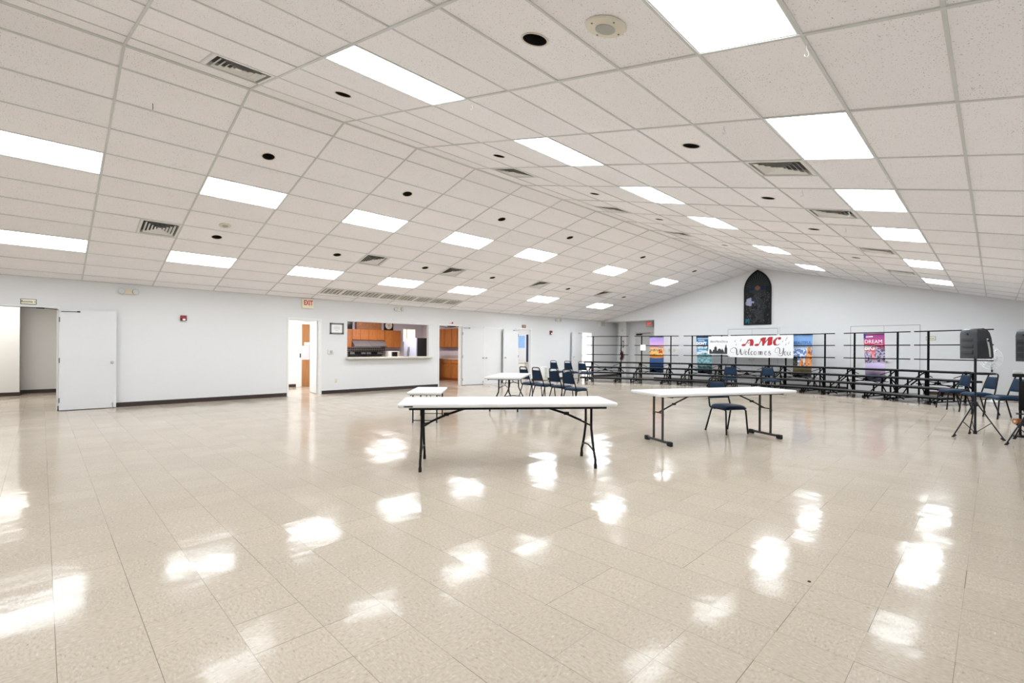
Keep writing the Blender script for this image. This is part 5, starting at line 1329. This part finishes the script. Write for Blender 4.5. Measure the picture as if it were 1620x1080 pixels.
# ------------------------------------------------------------------ pedestal fan
o = thing('pedestal_fan', 'white pedestal fan with clear blades against the far wall', 'fan', (-.02, 18.2, 0), -38)
MB().lathe([(0, 0), (.20, 0), (.205, .012), (.19, .03), (.05, .05), (.03, .08), (0, .08)], seg=28).build('base', 'fanw', o); MB().tube([(0, 0, .05), (0, 0, .80)], .013, seg=10).build('pole', 'fanw', o)
MB().rbox((-.035, -.04, .78), (.035, .03, 1.06), .012).build('control_box', 'fanw', o); MB().box((-.024, -.044, .80), (.024, -.039, .98)).build('control_panel', 'ink', o)
MB().lathe([(0, -.14), (.05, -.13), (.07, -.05), (.065, 0), (.05, .04), (.045, .06), (0, .062)], X=T(0, .03, 1.17) @ RX(90)).build('motor', 'fanw', o)
f = MB(); X = T(0, -.08, 1.17) @ RX(90)
for rr, zz in ((.29, 0), (.22, .035), (.14, .048), (.07, .052), (.22, -.035), (.14, -.048)):
    f.tube([X @ Vector((rr * math.cos(2 * math.pi * k / 28), rr * math.sin(2 * math.pi * k / 28), zz)) for k in range(28)], .0025 if rr < .28 else .006, seg=5, closed=True)
for k in range(24):
    a = 2 * math.pi * k / 24
    for s in (1, -1): f.tube([X @ Vector((r_ * math.cos(a), r_ * math.sin(a), s * z_)) for r_, z_ in ((.29, 0), (.22, .035), (.07, .052))], .0012, seg=4)
f.build('guard', 'fanw', o)
f = MB()
for k in range(5):
    a = 2 * math.pi * k / 5; vs = []
    for t in (-.32, -.1, .15, .38):
        for r_ in (.05, .16, .27): vs.append(X @ Vector((r_ * math.cos(a + t * (1.1 - r_)), r_ * math.sin(a + t * (1.1 - r_)), .03 * t)))
    vs2 = [v + Vector((0, .002, 0)) for v in vs]; fs = []
    for i in range(3):
        for j in range(2): q = (i * 3 + j, i * 3 + j + 1, i * 3 + j + 4, i * 3 + j + 3); fs += [q, tuple(12 + t for t in q[::-1])]
    f.add(vs + vs2, fs)
f.build('blades', 'fanclear', o, label='clear plastic blades'); MB().lathe([(0, .0), (.062, .0), (.058, .03), (.03, .045), (0, .047)], X=T(0, -.10, 1.17) @ RX(90)).build('hub_badge', 'fanw', o)

# ------------------------------------------------------------------ specks on the floor
o = thing('tape_residue', 'dark striped tape residue on the floor at lower right', 'residue', (-.545, 1.865, .0), 20)
f = MB()
for k in range(5): f.cbox((k * .009, 0, .0009), (.006, .045 - .004 * k, .0014))
f.build('strips', 'leaf_brown', o, smooth=0); MB().cbox((-.055, .01, .0009), (.014, .018, .0014)).build('chip', 'leaf_brown', o)
for x, y, r_, l in ((-.755, 3.2, .010, 'black speck on the floor beside the tall light reflection at right'),):
    tag(MB().lathe([(0, 0), (r_, 0), (r_ * .7, .004), (0, .005)], seg=10, c=(x, y, 0)).build('debris', 'rubber'), l, 'debris')

# ------------------------------------------------------------------ side room lamps
def lamp(name, loc, size, power, col=(1, 1, 1), rot=(0, 0, 0)):
    l = bpy.data.lights.new(name, 'AREA'); l.energy = power; l.color = col; l.shape = 'RECTANGLE'; l.size, l.size_y = size
    o = bpy.data.objects.new(name, l); COL.objects.link(o); o.location = loc; o.rotation_euler = [R(q) for q in rot]; return o
lamp('corridor_lamp', (-16.6, -.9, 2.70), (3.2, 1.2), 75, (1, .97, .90))
lamp('vestibule_lamp', (-15.2, 5.2, 2.66), (1.2, .6), 75, (1, .98, .95))
lamp('kitchen_lamp', (-16.2, 9.6, 2.70), (2.4, 1.2), 120, (1, .95, .95))
lamp('classroom_lamp', (-16.2, 14.9, 2.70), (3, 2.2), 80, (.97, .98, 1))
lamp('office_lamp', (-15.4, 19.4, 2.70), (2.4, 2.6), 230, (1, 1, 1))

for q in FILL_POS: lamp('fill_light', q, (2.1, 1.6), 230, (.86, .93, 1), (90, 0, 180))  # unseen fill lamps added outside the back openings to lift the ceiling

# ------------------------------------------------------------------ world, camera, view
w = bpy.data.worlds.new('World'); sc.world = w; w.use_nodes = True
w.node_tree.nodes['Background'].inputs['Color'].default_value = (.8, .85, .9, 1); w.node_tree.nodes['Background'].inputs['Strength'].default_value = .05
cam = bpy.data.cameras.new('Camera'); co = bpy.data.objects.new('Camera', cam); COL.objects.link(co)
cam.sensor_fit = 'HORIZONTAL'; cam.sensor_width = 36; cam.lens = 753.82 / 1620 * 36
cam.shift_y = (551.55 - 540) / 1620; cam.clip_start = .05; cam.clip_end = 200
yaw, roll = .7917, .0062
right = Vector((math.cos(yaw), math.sin(yaw), 0)); fwd = Vector((-math.sin(yaw), math.cos(yaw), 0)); up = Vector((0, 0, 1))
rr_ = right * math.cos(roll) + up * math.sin(roll); uu = up * math.cos(roll) - right * math.sin(roll)
mm = Matrix((rr_, uu, -fwd)).transposed().to_4x4(); mm.translation = (0, 0, 1.35); co.matrix_world = mm
sc.camera = co
vs_ = sc.view_settings; vs_.view_transform = 'Standard'; vs_.look = 'None'; vs_.gamma = 1; vs_.exposure = .43; vs_.use_curve_mapping = False
